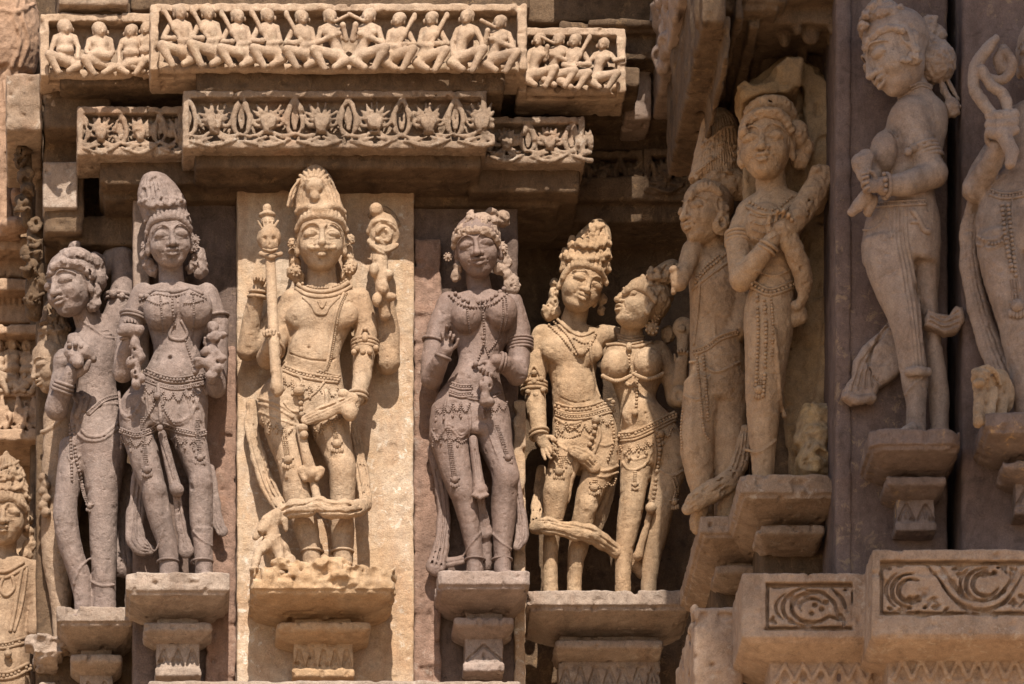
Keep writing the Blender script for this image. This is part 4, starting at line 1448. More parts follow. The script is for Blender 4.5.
foot(s, (166, 578, 44), (-.25, .0, 1), 24); foot(s, (206, 576, 44), (.2, 0, 1), 24)
# arms
s.chain([(143, 296, 36, 12.5), (131, 325, 34, 12), (124, 362, 38, 10.5), (123, 372, 44, 9.5)], 4)
s.chain([(123, 372, 44, 10), (127, 350, 60, 8.5), (131, 336, 68, 6.5)], 3)
hand(s, (131, 337, 68), (-.05, -1, .25), (1, .1, 0), 24, 55, 1)
s.chain([(206, 296, 36, 12.5), (217, 325, 34, 12), (217, 368, 38, 10.5), (216, 385, 44, 9.5)], 4)
s.chain([(216, 388, 44, 9.5), (213, 365, 60, 8), (211, 350, 66, 6.5)], 3)
hand(s, (211, 352, 66), (.25, -1, .2), (1, .2, 0), 24, 60, -1)
s.ell((170, 356.5, 58), (2.2, 2.6, 6), 1.5, 's')
s.stroke([(147, 541), (155, 551), (164, 528)], 1.0, .8); s.stroke([(193, 531), (203, 541), (213, 546)], 1.0, .8)
# clinging cloth: curved hems over the thighs
for P in ([(119, 392), (121, 410), (128, 417), (136, 410), (141, 398)], [(146, 385), (148, 410), (157, 420), (166, 412)], [(163, 410), (172, 421), (186, 419), (196, 404), (199, 394)]):
    s.stroke(P, 1.4, .8)
    s.stroke([(a, b + 3) for a, b in P], .9, .6)
for P in ([(186, 374), (194, 392), (201, 420), (205, 432)], [(181, 372), (187, 395), (193, 418), (197, 434)]):
    s.stroke(P, 1.6, .8)
finish(s)
s0 = s
s.mesh('body', GREY, t)
o = Orn(s)
o.tube([(141, 297), (155, 291), (172, 292), (190, 289), (203, 294)], 2.2)
o.beads([(140, 300), (156, 294), (172, 296), (190, 293), (206, 298)], 1.5)
o.beads([(160, 294), (162, 318), (163, 333)], 1.1); o.beads([(193, 292), (194, 316), (193, 330)], 1.1)
o.beads([(172, 296), (173, 312), (175, 325)], 1.4)
o.tube([(175, 322), (170, 332), (171, 338), (182, 340), (187, 333), (181, 320)], 1.8)
o.beads([(185, 338), (189, 352), (194, 366)], 1.3)
for x in (141, 147, 200, 206): o.bead((x, 296, 56), 2.4, (1.3, .8, 1))
o.beads([(147, 300), (158, 304), (168, 302)], 1.0); o.beads([(178, 302), (190, 303), (203, 300)], 1.0)
o.build('necklace', GREY, t)
o = Orn(s)
o.band([(145, 371), (160, 377), (178, 380), (204, 376)], 5, 1.1); o.band([(144, 379), (160, 385), (178, 388), (204, 383)], 3, 1.0)
o.band([(120, 430), (136, 435), (150, 431), (160, 425), (178, 430), (196, 434), (206, 432)], 4, 1.1)
o.tassel([(142, 418), (144, 442), (147, 470)], 2.2, 5); o.tassel([(197, 420), (199, 445), (200, 458)], 2.2, 5)
o.tube([(158, 384), (160, 410), (162, 432)], 2.0); o.bead((157, 396, 62), 3.4); o.bead((160, 428, 62), 3.6)
for a in (-1, 1): o.beads([(158, 398), (158 + a * 9, 414), (158 + a * 16, 424)], 1.2)
fringe(o, [(145, 384), (160, 388), (178, 391), (203, 386)], 6, 9); fringe(o, [(121, 434), (138, 438), (152, 434)], 3, 8); fringe(o, [(168, 430), (184, 436), (204, 436)], 4, 8)
for a in (168, 202): o.ring((a, 562, 36), 10.6, (0, 1, 0), 1.2)
o.build('girdle', GREY, t)
o = Orn(s)
o.ring((128, 338, 66), 7.2, (.1, 1, -.3), 1.6); o.ring((213, 354, 65), 7.2, (.1, 1, -.3), 1.6)
o.build('bracelet', GREY, t)
o = Orn(s)
o.ring((134, 316, 35), 13.4, (-.25, 1, 0), 1.8); o.ring((134, 319, 35), 13.2, (-.25, 1, 0), 1.3); o.ring((215, 318, 35), 13.4, (.2, 1, 0), 1.6)
o.build('armlet', GREY, t)
x = Sculpt(128, 430, 230, 575, 0, 70, V_)
x.chain([(162, 434, 52, 4), (169, 462, 50, 5), (175, 486, 48, 6), (177, 490, 50, 7)], 1, curve=4)
x.ribbon([(176, 490, 46, 4), (180, 520, 40, 5), (184, 540, 36, 6), (186, 550, 36, 8)], folds=2)
x.ribbon([(141, 470, 18, 8), (137, 505, 16, 9), (134, 532, 20, 10), (140, 546, 24, 9), (150, 550, 24, 5)])
x.ribbon([(209, 470, 26, 6), (214, 500, 24, 6), (217, 520, 24, 6), (222, 531, 26, 6)])
for P in ([(160, 440), (168, 465), (174, 485)], [(165, 438), (172, 462), (178, 485)], [(178, 497), (181, 520), (186, 545)]): x.stroke(P, .9, .5, 's')
for P in ([(137, 480), (133, 510), (131, 538)], [(141, 480), (138, 510), (138, 543)]): x.stroke(P, 1.0, .5, 's')
finish(x); x.mesh('sash', GREY, t)
x = Sculpt(104, 315, 235, 400, 30, 100, .85)
rs = np.random.RandomState(3)
x.chain([(124, 330, 76, 6.5), (140, 330, 79, 5)], 3)
for q in ((134, 345), (138, 352), (131, 362), (141, 357), (135, 374), (141, 378), (136, 384)): x.ell((q[0], q[1], 78), (5, 5.5, 5), 1.5)
x.chain([(135, 335, 76, 4), (137, 360, 76, 5), (137, 382, 74, 4)], 2)
x.ell((213, 327, 74), (5.5, 6, 5), 2); x.ell((221, 335, 74), (6, 4, 4), 2); x.ell((214, 337, 76), (7, 5, 5), 2)
for q in ((206, 352), (216, 354), (221, 358), (208, 364), (217, 368), (211, 376), (199, 362)): x.ell((q[0], q[1], 74), (6, 5, 5), 1.5)
x.chain([(213, 345, 72, 4), (212, 362, 74, 5), (211, 380, 72, 4)], 2); x.chain([(210, 360, 74, 4), (200, 364, 72, 3.5), (195, 372, 68, 3)], 2)
for q in range(16):
    x.ell((rs.choice([136, 213]) + rs.uniform(-7, 7), rs.uniform(340, 382), 81), (1.6, 2.4, 3), .6, 's')
x.rough(1.0, 3.6); x.mesh('flower_stalk', GREY, t)
headdress(t, GREY, [(173, 148, 156), (178, 142, 168), (190, 138, 179), (203, 138, 185), (216, 142, 189), (225, 146, 191)], 44, 26, 0, 2, 4, knob=False, bumps=1.1, cut=9, band=(s0, [(147, 232), (153, 221), (166, 217), (180, 218), (190, 229)]))
x = Sculpt(128, 225, 215, 285, 0, 60, V_)
for q in ((146, 246, 5), (146, 255, 5.5), (148, 264, 6), (153, 271, 6), (190, 238, 5), (193, 246, 5.5), (198, 262, 9), (198, 255, 7), (200, 270, 8), (190, 268, 5)): x.ell((q[0], q[1], 34), (q[2], q[2] * 1.1, q[2] * 1.1), 2)
for i in range(20): x.ell((rs.choice([148, 197]) + rs.uniform(-6, 6), rs.uniform(240, 274), 42), (1.5, 3, 3), .5, 's')
curls(x); x.mesh('hair', GREY, t)
o = Orn(s); disc_earring(o, s, (145, 247, 46), 3.6); disc_earring(o, s, (195, 240, 46), 4.5); disc_earring(o, s, (194, 248, 46), 3.4); o.build('earring', GREY, t)

# ---- woman with a beaded necklace, middle
t = thing('statue', 480, 570, 34, 'rose brown stone woman with thick beaded necklace and raised hand beside the golden pilaster', 'statue', GST)
s = Sculpt(422, 216, 536, 592, -6, 96, V_)
head(s, (477, 252, 50), 62, yaw=-7, roll=-7, pitch=3)
s.chain([(477, 272, 36, 11.5), (480, 294, 36, 12.5)], 2.5)
s.loft([(291, 468, 494, 38, 11), (300, 445, 516, 36, 15), (312, 446, 516, 36, 19), (330, 452, 512, 36, 19), (348, 457, 504, 36, 17), (362, 458, 498, 36, 17), (378, 450, 500, 35, 19),
        (398, 436, 505, 34, 23), (418, 431, 509, 34, 24), (440, 430, 511, 34, 21)], 4)
s.ell((467, 315, 53), (16, 18, 16), 3); s.ell((501, 312, 53), (16.5, 18.5, 16), 3)
s.ell((474, 378, 50), (18, 14, 9), 6)
s.loft([(405, 432, 474, 35, 21), (440, 430, 471, 35, 19), (460, 436, 472, 36, 17), (480, 443, 475, 38, 15), (492, 448, 477, 38, 14.5), (510, 455, 479, 36, 13.5), (530, 461, 481, 35, 12), (555, 466, 483, 35, 10), (582, 466, 484, 35, 9)], 4)
s.loft([(405, 468, 508, 35, 21), (440, 476, 512, 35, 19), (460, 485, 516, 38, 17), (474, 491, 519, 42, 16), (484, 492, 518, 42, 15), (505, 491, 517, 38, 14), (530, 492, 514, 36, 12.5), (555, 494, 511, 36, 10), (582, 494, 511, 36, 9)], 4)
s.ell((511, 477, 51), (8, 8, 4.5), 6); s.ell((461, 490, 47), (8, 8, 4.5), 6)
foot(s, (474, 577, 44), (0, 0, 1), 24); foot(s, (506, 575, 44), (.45, 0, 1), 26)
s.chain([(449, 304, 36, 12), (438, 330, 34, 11.5), (431, 362, 38, 10.5), (432, 378, 44, 10)], 4)
s.chain([(432, 378, 44, 10.5), (440, 362, 62, 8.5), (446, 350, 70, 6.8)], 3)
hand(s, (446, 352, 70), (.12, -1, .2), (1, .1, 0), 28, 38, 1, curls=[70, 30, 60, 75])
s.chain([(511, 304, 36, 12), (519, 330, 34, 11.5), (519, 362, 38, 11), (517, 374, 46, 10)], 4)
s.chain([(517, 374, 47, 10.5), (505, 364, 62, 8.5), (496, 361, 70, 7)], 3)
hand(s, (494, 362, 70), (-.5, .8, .1), (.8, .5, 0), 28, 50, -1)
s.ell((474, 367, 58), (2.2, 2.4, 6), 1.5, 's')
s.stroke([(463, 556), (472, 543), (481, 532)], 1.2, .8); s.stroke([(493, 534), (502, 543), (511, 549)], 1.2, .8)
for P in ([(432, 432), (438, 440), (446, 428), (452, 430), (460, 438), (468, 432)], [(446, 428), (444, 412), (446, 400)], [(468, 405), (470, 425), (468, 440)]):
    s.stroke(P, 1.3, .8); s.stroke([(a + 1, b - 3) for a, b in P], .8, .6)
for P in ([(486, 395), (494, 425), (504, 450)], [(480, 398), (488, 430), (497, 455)]): s.stroke(P, 1.1, .7)
finish(s)
s.mesh('body', PINK, t)
o = Orn(s)
o.beads([(452, 290), (462, 299), (475, 302), (490, 299), (504, 289)], 2.3, 1.0); o.beads([(449, 295), (460, 304), (476, 307), (492, 304), (507, 294)], 1.5, .6)
o.beads([(466, 300), (468, 318), (470, 333)], 1.1); o.beads([(503, 300), (503, 318), (497, 340), (488, 352)], 1.1); o.beads([(506, 298), (507, 318), (500, 342)], 1.0)
o.beads([(482, 304), (484, 325), (484, 343), (478, 360)], 1.3); o.beads([(484, 343), (489, 356)], 1.1); o.bead((476, 364, 62), 3); o.bead((483, 338, 62), 2.4)
o.build('necklace', PINK, t)
o = Orn(s)
o.band([(450, 384), (460, 387), (472, 387)], 4, 1.2); o.band([(450, 392), (460, 395), (472, 394)], 4, 1.2, True)
o.tassel([(449, 430), (451, 452), (455, 480)], 2.2, 5); o.tassel([(497, 425), (504, 445), (508, 458)], 2.0, 4.5)
o.band([(452, 391), (470, 397), (486, 398), (502, 392)], 3, 1.1); fringe(o, [(436, 404), (452, 400), (470, 401)], 4, 10); fringe(o, [(484, 402), (496, 402), (507, 400)], 3, 10); fringe(o, [(433, 434), (446, 432), (466, 438)], 4, 7)
for a in (475, 502): o.ring((a, 560, 35), 9.8, (0, 1, 0), 1.2)
o.build('girdle', PINK, t)
o = Orn(s)
o.ring((500, 362, 66), 8.6, (-1, -.15, .3), 1.8); o.ring((503, 363, 64), 8.8, (-1, -.15, .3), 1.4); o.ring((443, 357, 67), 7.6, (.4, -1, .3), 1.5)
o.build('bracelet', PINK, t)
o = Orn(s)
for k in range(4): o.ring((520, 340 + 3.2 * k, 35), 12.4, (.05, 1, 0), 1.5)
o.ring((435, 342, 35), 12.4, (-.3, 1, 0), 1.6)
o.build('armlet', PINK, t)
x = Sculpt(424, 440, 536, 592, 0, 76, V_)
x.chain([(473, 440, 50, 4.5), (477, 470, 50, 5), (479, 487, 50, 6.5), (480, 491, 50, 8)], 1.5, curve=4)
x.ribbon([(480, 494, 46, 4), (483, 515, 40, 5), (485, 532, 36, 8)], folds=2)
x.chain([(485, 530, 30, 7), (486, 566, 26, 6)], 2)
for a in range(5): x.chain([(480, 490, 52, 3), (473 + a * 3.5, 495 + (2 - abs(a - 2)) * 1.5, 56, 2)], 1)
x.ribbon([(433, 450, 22, 6), (441, 485, 18, 6.5), (444, 518, 16, 7), (441, 546, 20, 8), (436, 566, 28, 10)])
x.ribbon([(442, 564, 24, 5), (462, 560, 24, 5)], folds=1)
x.ribbon([(515, 480, 20, 5), (519, 512, 18, 7), (522, 535, 20, 7), (517, 546, 22, 5)])
for P in ([(436, 470), (442, 500), (443, 530), (438, 560)], [(517, 495), (521, 520), (520, 540)], [(475, 450), (479, 480)]): x.stroke(P, 1.0, .6, 's')
finish(x); x.mesh('sash', PINK, t)
x = Sculpt(472, 370, 505, 420, 40, 96, .85)
x.ell((486, 384, 76), (7, 9, 6), 2); x.ell((485, 396, 74), (5, 6, 5), 2); x.ell((487, 402, 72), (8, 5, 6), 2)
for q in ((482, 380), (490, 386), (484, 392), (488, 398)): x.ell((q[0], q[1], 81), (1.5, 2, 3), .6, 's')
finish(x, .5); x.mesh('bouquet', PINK, t)
HL = stone('pale_rose_sandstone', (.34, .24, .18), (.30, .205, .145), (.25, .16, .10), .5, seed=31)
x = Sculpt(444, 200, 524, 306, 0, 80, V_)
x.loft([(217, 470, 490, 44, 14), (225, 460, 497, 44, 24), (234, 453, 500, 44, 27), (242, 452, 500, 42, 26), (250, 452, 501, 34, 22)], 3)
q = s.on([(454, 246), (457, 238), (466, 233), (478, 231), (490, 234), (498, 244)], 2, .6, 6)
x.chain_w([x.P(v) for v in q], np.full(len(q), 3.0), 1.2)
for v in q[::2]: x.ell((v[0], v[1] - 2.4, v[2] + 1.5), (2.6, 3, 2.6), 1)
x.ell((471, 222, 64), (6, 9, 6), 2); x.ell((471, 215, 62), (4.5, 5, 5), 1.5); x.ell((484, 219, 58), (6, 6, 7), 2); x.ell((494, 222, 54), (6, 6, 7), 2); x.ell((492, 214, 46), (7, 5, 8), 2); x.ell((503, 219, 40), (7.5, 8, 9), 2); x.ell((461, 230, 60), (6, 5, 7), 2)
for k in range(9):
    a0 = -1.2 + .3 * k
    x.stroke([(476 + 13 * math.sin(a0), 228 - 6 * math.cos(a0)), (476 + 22 * math.sin(a0), 228 - 14 * math.cos(a0))], 1.0, .4, 's')
for q in ((471, 222), (471, 227), (484, 220), (494, 223), (503, 219), (461, 231)): x.stroke([(q[0] - 2, q[1]), (q[0] + 2, q[1] + 1)], 1.0, .4, 's')
for q in ((502, 247, 5), (505, 256, 4.5), (507, 263, 5), (498, 268, 5.5), (458, 268, 5), (456, 276, 5), (504, 270, 4.5), (508, 275, 5)): x.ell((q[0], q[1], 44), (q[2], q[2] * 1.1, q[2]), 1.5)
x.ell((512, 286, 42), (8, 11, 9), 2)
for i in range(24): x.ell((512 + rs.uniform(-7, 7), 286 + rs.uniform(-9, 9), 51), (1.3, 1.3, 2.4), .5, 's')
curls(x); x.mesh('hair', HL, t)
o = Orn(s); disc_earring(o, s, (448, 257, 46), 4); disc_earring(o, s, (503, 249, 50), 4); o.build('earring', HL, t)
# ---- moustached staff bearer on the golden pilaster
D = 20
t = thing('statue', 320, 566, 50, 'golden buff stone male with a moustache and tall skull crown, holding a skull topped staff', 'statue', GST)
s = Sculpt(236, 206, 408, 590, -6, 100, V_, D)
T = head(s, (321, 244, 50), 67, yaw=0, roll=0, pitch=0, male=True, moustache=True)
s.chain([(321, 262, 36, 14), (322, 288, 36, 15.5)], 2.5)
s.loft([(286, 306, 340, 38, 12), (295, 288, 366, 36, 16), (308, 287, 362, 36, 20), (325, 291, 353, 36, 20), (342, 289, 344, 36, 18), (356, 286, 340, 36, 18.5), (370, 278, 341, 35, 20),
        (388, 262, 344, 34, 22), (405, 258, 346, 34, 23), (425, 259, 348, 34, 21)], 4)
s.ell((303, 316, 50), (17, 13, 8), 6); s.ell((342, 315, 50), (16, 13, 8), 6)
s.ell((310, 350, 50), (20, 18, 8), 7)
s.loft([(400, 258, 302, 35, 21), (430, 264, 304, 36, 19), (450, 271, 306, 37, 17.5), (468, 278, 308, 40, 15.5), (480, 281, 309, 40, 15), (505, 285, 314, 38, 14), (530, 294, 319, 36, 12.5), (556, 302, 321, 36, 10.5), (585, 303, 322, 36, 10)], 4)
s.loft([(400, 304, 347, 35, 21), (430, 311, 350, 36, 19), (450, 320, 353, 38, 17), (466, 327, 356, 42, 15.5), (478, 329, 356, 42, 15), (500, 330, 355, 38, 14), (530, 331, 353, 36, 12.5), (556, 333, 352, 36, 10.5), (585, 333, 352, 36, 10)], 4)
s.ell((343, 468, 51), (8, 8, 4.5), 6); s.ell((294, 472, 49), (8, 8, 4.5), 6)
foot(s, (310, 570, 46), (-.1, 0, 1), 26, 7); foot(s, (344, 570, 46), (.15, 0, 1), 26, 7)
# front left arm, forearm foreshortened, gripping the staff
s.chain([(293, 302, 36, 13), (282, 330, 36, 11.5), (268, 358, 44, 10.5)], 4)
s.chain([(268, 358, 44, 10.5), (270, 348, 66, 8.5), (272, 342, 74, 7.5)], 3)
hand(s, (272, 346, 72), (-.2, -1, .5), (1, 0, .2), 25, 65, 1)
# back left arm, raised
s.chain([(284, 306, 20, 11), (256, 346, 20, 10), (247, 350, 22, 9.5)], 3)
s.chain([(247, 350, 22, 10), (252, 318, 32, 9.5), (257, 292, 44, 7.5)], 3)
hand(s, (258, 294, 46), (.1, -1, .3), (1, .1, 0), 24, 60, 1)
# front right arm, hanging
s.chain([(359, 301, 36, 12.5), (366, 328, 36, 11.5), (364, 352, 40, 11)], 4)
s.chain([(364, 352, 40, 11), (362, 378, 48, 9.5), (358, 398, 56, 7.2)], 3)
hand(s, (357, 398, 56), (-.45, 1, .1), (1, .35, .2), 28, 45, -1)
# back right arm, raised
s.chain([(370, 310, 20, 11), (384, 345, 18, 11.5), (388, 362, 20, 11.5)], 4)
s.chain([(388, 362, 20, 11.5), (389, 330, 24, 10.5), (386, 302, 34, 8)], 3)
s.ell((309, 346, 62), (2.2, 2.6, 6), 1.5, 's')
s.stroke([(288, 353), (306, 359), (326, 361), (338, 358)], .9, .6, 's', lift=.4)
for P in ([(258, 398), (272, 402), (288, 410), (298, 424)], [(259, 412), (276, 418), (292, 424), (304, 428)], [(347, 404), (332, 412), (318, 422), (308, 428)], [(344, 400), (330, 404), (316, 414), (306, 424)], [(258, 403), (275, 408), (292, 417)]):
    s.stroke(P, 1.3, .8)
finish(s); s0 = s; s.mesh('body', BUFF, t)
o = Orn(s)
o.tube([(297, 284), (308, 290), (322, 292), (337, 289), (349, 282)], 2.3); o.tube([(295, 288), (307, 295), (322, 297), (338, 294), (352, 286)], 1.8)
o.beads([(300, 282), (310, 287), (322, 288), (336, 286), (346, 280)], 1.4)
o.tube([(303, 297), (312, 306), (316, 313), (325, 314), (329, 307), (340, 296)], 1.5); o.tube([(318, 301), (322, 308), (326, 301)], 1.1)
o.tube([(344, 293), (337, 310), (332, 335), (328, 360), (324, 372)], 1.6); o.beads([(347, 293), (340, 310), (335, 335), (331, 358), (326, 372)], 1.0)
o.build('necklace', BUFF, t)
o = Orn(s)
o.band([(284, 368), (300, 374), (320, 378), (338, 380)], 5, 1.5); o.band([(318, 372), (330, 376), (340, 378)], 4, 1.2)
o.tube([(298, 374), (302, 382), (297, 387)], 1.6); o.tube([(300, 383), (304, 386)], 1.4)
o.beads([(300, 392), (301, 405), (302, 420)], 2.6, .6); o.bead((299, 391, 62), 4.6, (1.3, 1, 1)); o.bead((303, 428, 62), 4.6, (1.2, 1, 1)); o.bead((304, 435, 62), 4.2)
o.tube([(302, 400), (312, 395), (318, 390), (324, 382)], 1.3); o.tube([(302, 412), (312, 414), (326, 406), (340, 402)], 1.3); o.tube([(299, 412), (290, 410), (284, 402)], 1.3)
o.tassel([(283, 430), (286, 446), (288, 460)], 3.0, 6); o.tassel([(331, 420), (335, 432), (337, 444)], 2.4, 6)
o.tube([(326, 390), (327, 402), (325, 408)], 2.4)
fringe(o, [(284, 375), (300, 381), (318, 384), (338, 386)], 6, 9, 1.1); fringe(o, [(262, 416), (276, 421), (292, 427)], 4, 8, 1.1); fringe(o, [(314, 425), (328, 418), (344, 412)], 4, 8, 1.1)
for a in (312, 342): o.ring((a, 552, 36), 11, (0, 1, 0), 1.3)
o.build('girdle', BUFF, t)
o = Orn(s)
o.ring((358, 395, 54), 9.2, (-.1, 1, .2), 1.9); o.ring((358, 399, 55), 8.8, (-.1, 1, .2), 1.7); o.ring((257, 297, 44), 8.6, (.1, -1, .2), 1.6); o.ring((258, 292, 45), 8.2, (.1, -1, .2), 1.4)
o.build('bracelet', BUFF, t)
o = Orn(s)
for k in range(3): o.ring((365, 343 + 3.4 * k, 38), 13 - .3 * k, (-.05, 1, .1), 1.8)
for q in ((357, 349), (363, 352), (370, 352), (376, 348), (354, 352)): o.bead((q[0], q[1], 53), 3)
o.tube([(357, 343), (365, 326), (374, 342)], 1.6, 1); o.bead((365, 337, 52), 4, (.9, .6, 1.4)); o.bead((365, 329, 51), 2.6)
o.ring((273, 349, 50), 11, (-.3, 1, .6), 1.8)
o.build('armlet', BUFF, t)
x = Sculpt(240, 376, 392, 560, 0, 90, V_, D)
x.chain([(300, 428, 58, 4.5), (305, 450, 56, 5), (310, 468, 54, 6), (311, 474, 54, 8)], 1.5, curve=4)
x.chain([(311, 476, 50, 4), (316, 492, 52, 4), (319, 504, 58, 5)], 1.5, curve=4)
for a in (-1, 1): x.chain([(311, 474, 56, 3.5), (311 + a * 9, 471, 54, 5), (311 + a * 6, 479, 56, 3)], 1, curve=3)
x.ribbon([(278, 516, 50, 7), (292, 509, 60, 9), (306, 508, 64, 9), (318, 504, 66, 7.5), (328, 509, 66, 9), (345, 509, 64, 9.5), (358, 508, 56, 8), (366, 504, 48, 6)], flat=1.3, folds=2)
x.ribbon([(366, 506, 46, 6), (363, 480, 30, 7), (357, 450, 20, 7), (352, 425, 16, 6)])
x.ribbon([(283, 510, 40, 7), (270, 490, 26, 8), (260, 462, 18, 8), (252, 430, 14, 7), (252, 405, 12, 6)])
x.ribbon([(306, 420, 64, 5), (320, 414, 67, 7), (338, 406, 68, 7), (352, 399, 68, 6)])
x.ell((344, 394, 68), (6, 5, 5), 2); x.ell((350, 412, 68), (8, 9, 7), 3)
for P in ([(288, 508), (306, 504), (318, 500), (330, 504), (350, 504)], [(290, 514), (306, 512), (330, 512), (352, 513)], [(314, 411), (328, 407), (344, 400)], [(254, 425), (262, 460), (273, 488)], [(256, 415), (259, 445), (267, 475)], [(358, 440), (364, 475), (368, 498)]): x.stroke(P, 1.0, .6, 's', lift=.3)
x.rough(.6, 7); finish(x); x.mesh('sash', BUFF, t)
x = Sculpt(254, 204, 292, 405, 20, 100, .85, D)
x.chain([(270, 250, 58, 5), (272, 300, 70, 5.2), (274, 345, 80, 5.4), (277, 388, 84, 5.6)], 1)
x.ell((277, 388, 84), (7, 9, 7), 2)
x.ell((269, 238, 58), (12, 12.5, 12), 2); x.ell((270, 246, 62), (8, 8, 9), 2)
x.ell((264.5, 238, 70), (3, 3, 4), 1, 's'); x.ell((274.5, 238, 70), (3, 3, 4), 1, 's'); x.ell((269.5, 244, 72), (1.5, 2, 3), .6, 's')
x.chain([(263, 249, 70, 1.3), (270, 251, 71, 1.3), (277, 249, 70, 1.3)], .6)
x.chain([(261, 254, 58, 2.5), (271, 257, 68, 2.5), (281, 254, 58, 2.5)], 1)
x.ell((268, 222, 58), (7, 6, 7), 2); x.ell((267, 215, 58), (8.5, 3.5, 8), 1.5); x.ell((267, 209, 58), (4.5, 5, 5), 2)
for a in range(5): x.chain([(262 + a * 2.8, 228, 66, 1.4), (258 + a * 5, 221, 64, 1.4)], .8)
finish(x); x.mesh('skull_staff', BUFF, t)
x = Sculpt(354, 200, 412, 322, 0, 90, .85, D)
x.chain([(385, 315, 44, 6), (382, 285, 50, 7), (380, 262, 48, 8), (382, 250, 42, 9)], 3, curve=4)
x.ell((383, 232, 40), (15, 19, 13), 3)
for P in ([(368, 232), (374, 222), (388, 222), (397, 232), (392, 246), (378, 249), (369, 241)], [(377, 232), (383, 227), (390, 234), (385, 242), (377, 239)], [(370, 216), (378, 208), (390, 212), (398, 224)], [(372, 245), (384, 252), (397, 246)]):
    x.stroke(P, 2.6, 1, lift=.8)
    x.stroke([(a + 3, b + 1) for a, b in P], .9, .5, 's', lift=.6)
x.ell((376, 210, 46), (7, 7, 7), 2); x.ell((374, 270, 56), (5, 7, 6), 2); x.ell((389, 275, 54), (5, 5, 6), 2); x.ell((383, 288, 58), (6, 7, 6), 2); x.ell((377, 300, 56), (5, 7, 6), 2); x.ell((391, 297, 54), (6, 4, 5), 2)
for q in range(12): x.ell((rs.uniform(374, 394), rs.uniform(262, 305), 62), (1.6, 2.2, 3.5), .5, 's')
finish(x, .5); x.mesh('lotus_stem', BUFF, t)
def skull(x):
    x.stroke([(314, 186), (314.5, 187)], 8.5, 2, lift=1)
    x.stroke([(314.5, 196), (315, 197)], 5, 2, lift=1)
    for q in ((311, 187), (318, 187)): x.stroke([q, (q[0] + .4, q[1] + .4)], 2.4, .6, 's', lift=2.6)
    x.stroke([(314.6, 193), (314.6, 194)], 1.2, .5, 's', lift=1.6)
    for i in range(9):
        a = -1.25 + i * .31
        c = (314 + math.sin(a) * 10, 186 - math.cos(a) * 10)
        x.stroke([c, (c[0] + math.sin(a) * 7, c[1] - math.cos(a) * 8)], 1.6, .8, lift=.5)
    for a in (-1, 1):
        for i in range(4):
            x.stroke([(314 + a * (6 + 3 * i), 180), (314 + a * (13 + 3.2 * i), 192), (314 + a * (16 + 3.4 * i), 206)], 1.7, .7, lift=.5)
            x.stroke([(316 + a * (6 + 3 * i), 180), (316 + a * (13 + 3.2 * i), 192), (316 + a * (16 + 3.4 * i), 206)], .7, .4, 's', lift=.4)
    x.stroke([(297, 212), (306, 207), (320, 209), (334, 206), (344, 212)], 3.0, 2, lift=-.5)
headdress(t, BUFF, [(164, 308, 316), (169, 304, 324), (180, 299, 332), (192, 296, 337), (205, 295, 342), (216, 296, 346), (224, 297, 347)], 46, 29, D, 0, 7, face=skull, bumps=.01, band=(s0, [(297, 230), (304, 219), (321, 215), (338, 219), (346, 230)]))
x = Sculpt(282, 228, 362, 290, 0, 60, V_, D)
for q in ((292, 244, 5), (293, 252, 4.5), (295, 262, 6), (294, 272, 7), (299, 278, 6), (350, 240, 5), (349, 250, 4.5), (348, 260, 6), (350, 268, 7.5), (345, 277, 6)): x.ell((q[0], q[1], 36), (q[2], q[2] * 1.1, q[2] * 1.1), 2)
for i in range(22): x.ell((rs.choice([295, 348]) + rs.uniform(-6, 6), rs.uniform(238, 280), 43), (1.4, 2.4, 3), .5, 's')
curls(x); x.mesh('hair', BUFF, t)
o = Orn(s); disc_earring(o, s, (292, 244, 46), 4); disc_earring(o, s, (349, 240, 46), 4); disc_earring(o, s, (296, 271, 46), 5); disc_earring(o, s, (349, 268, 46), 5); o.build('earring', BUFF, t)
# seated hound beside him
t = thing('dog_statue', 272, 566, 60, 'small stone hound seated on the golden bracket with its muzzle lifted to the sash', 'dog')
s = Sculpt(244, 502, 302, 582, 0, 110, V_, D)
s.chain([(281, 570, 40, 15), (276, 552, 52, 13), (272, 544, 60, 10)], 4)
s.chain([(272, 545, 58, 9), (272, 532, 60, 7.5), (270, 524, 60, 7.5)], 4)
s.chain([(276, 517, 58, 8), (268, 522, 62, 7.5), (260, 531, 68, 5), (256, 537, 70, 3.6)], 3)
s.ell((264, 519, 68), (2.4, 2.2, 2.6), .8); s.ell((262, 535, 72), (6, 1.2, 4), .8, 's', roll=40)
s.chain([(276, 514, 60, 3), (284, 520, 58, 4), (286, 529, 56, 2.5)], 2)
s.chain([(266, 545, 66, 6), (258, 553, 70, 5), (255, 566, 74, 4.6)], 2); s.ell((254, 570, 80), (5, 3.6, 7), 2)
s.chain([(278, 548, 62, 6), (280, 560, 70, 5), (281, 570, 74, 4.6)], 2); s.ell((281, 574, 80), (5, 3.6, 7), 2)
s.ell((288, 566, 56), (9, 12, 11), 3)
s.chain([(264, 537, 66, 1.5), (273, 540, 70, 1.6), (280, 535, 64, 1.5)], .7)
finish(s, .6); s.mesh('body', BUFF, t)

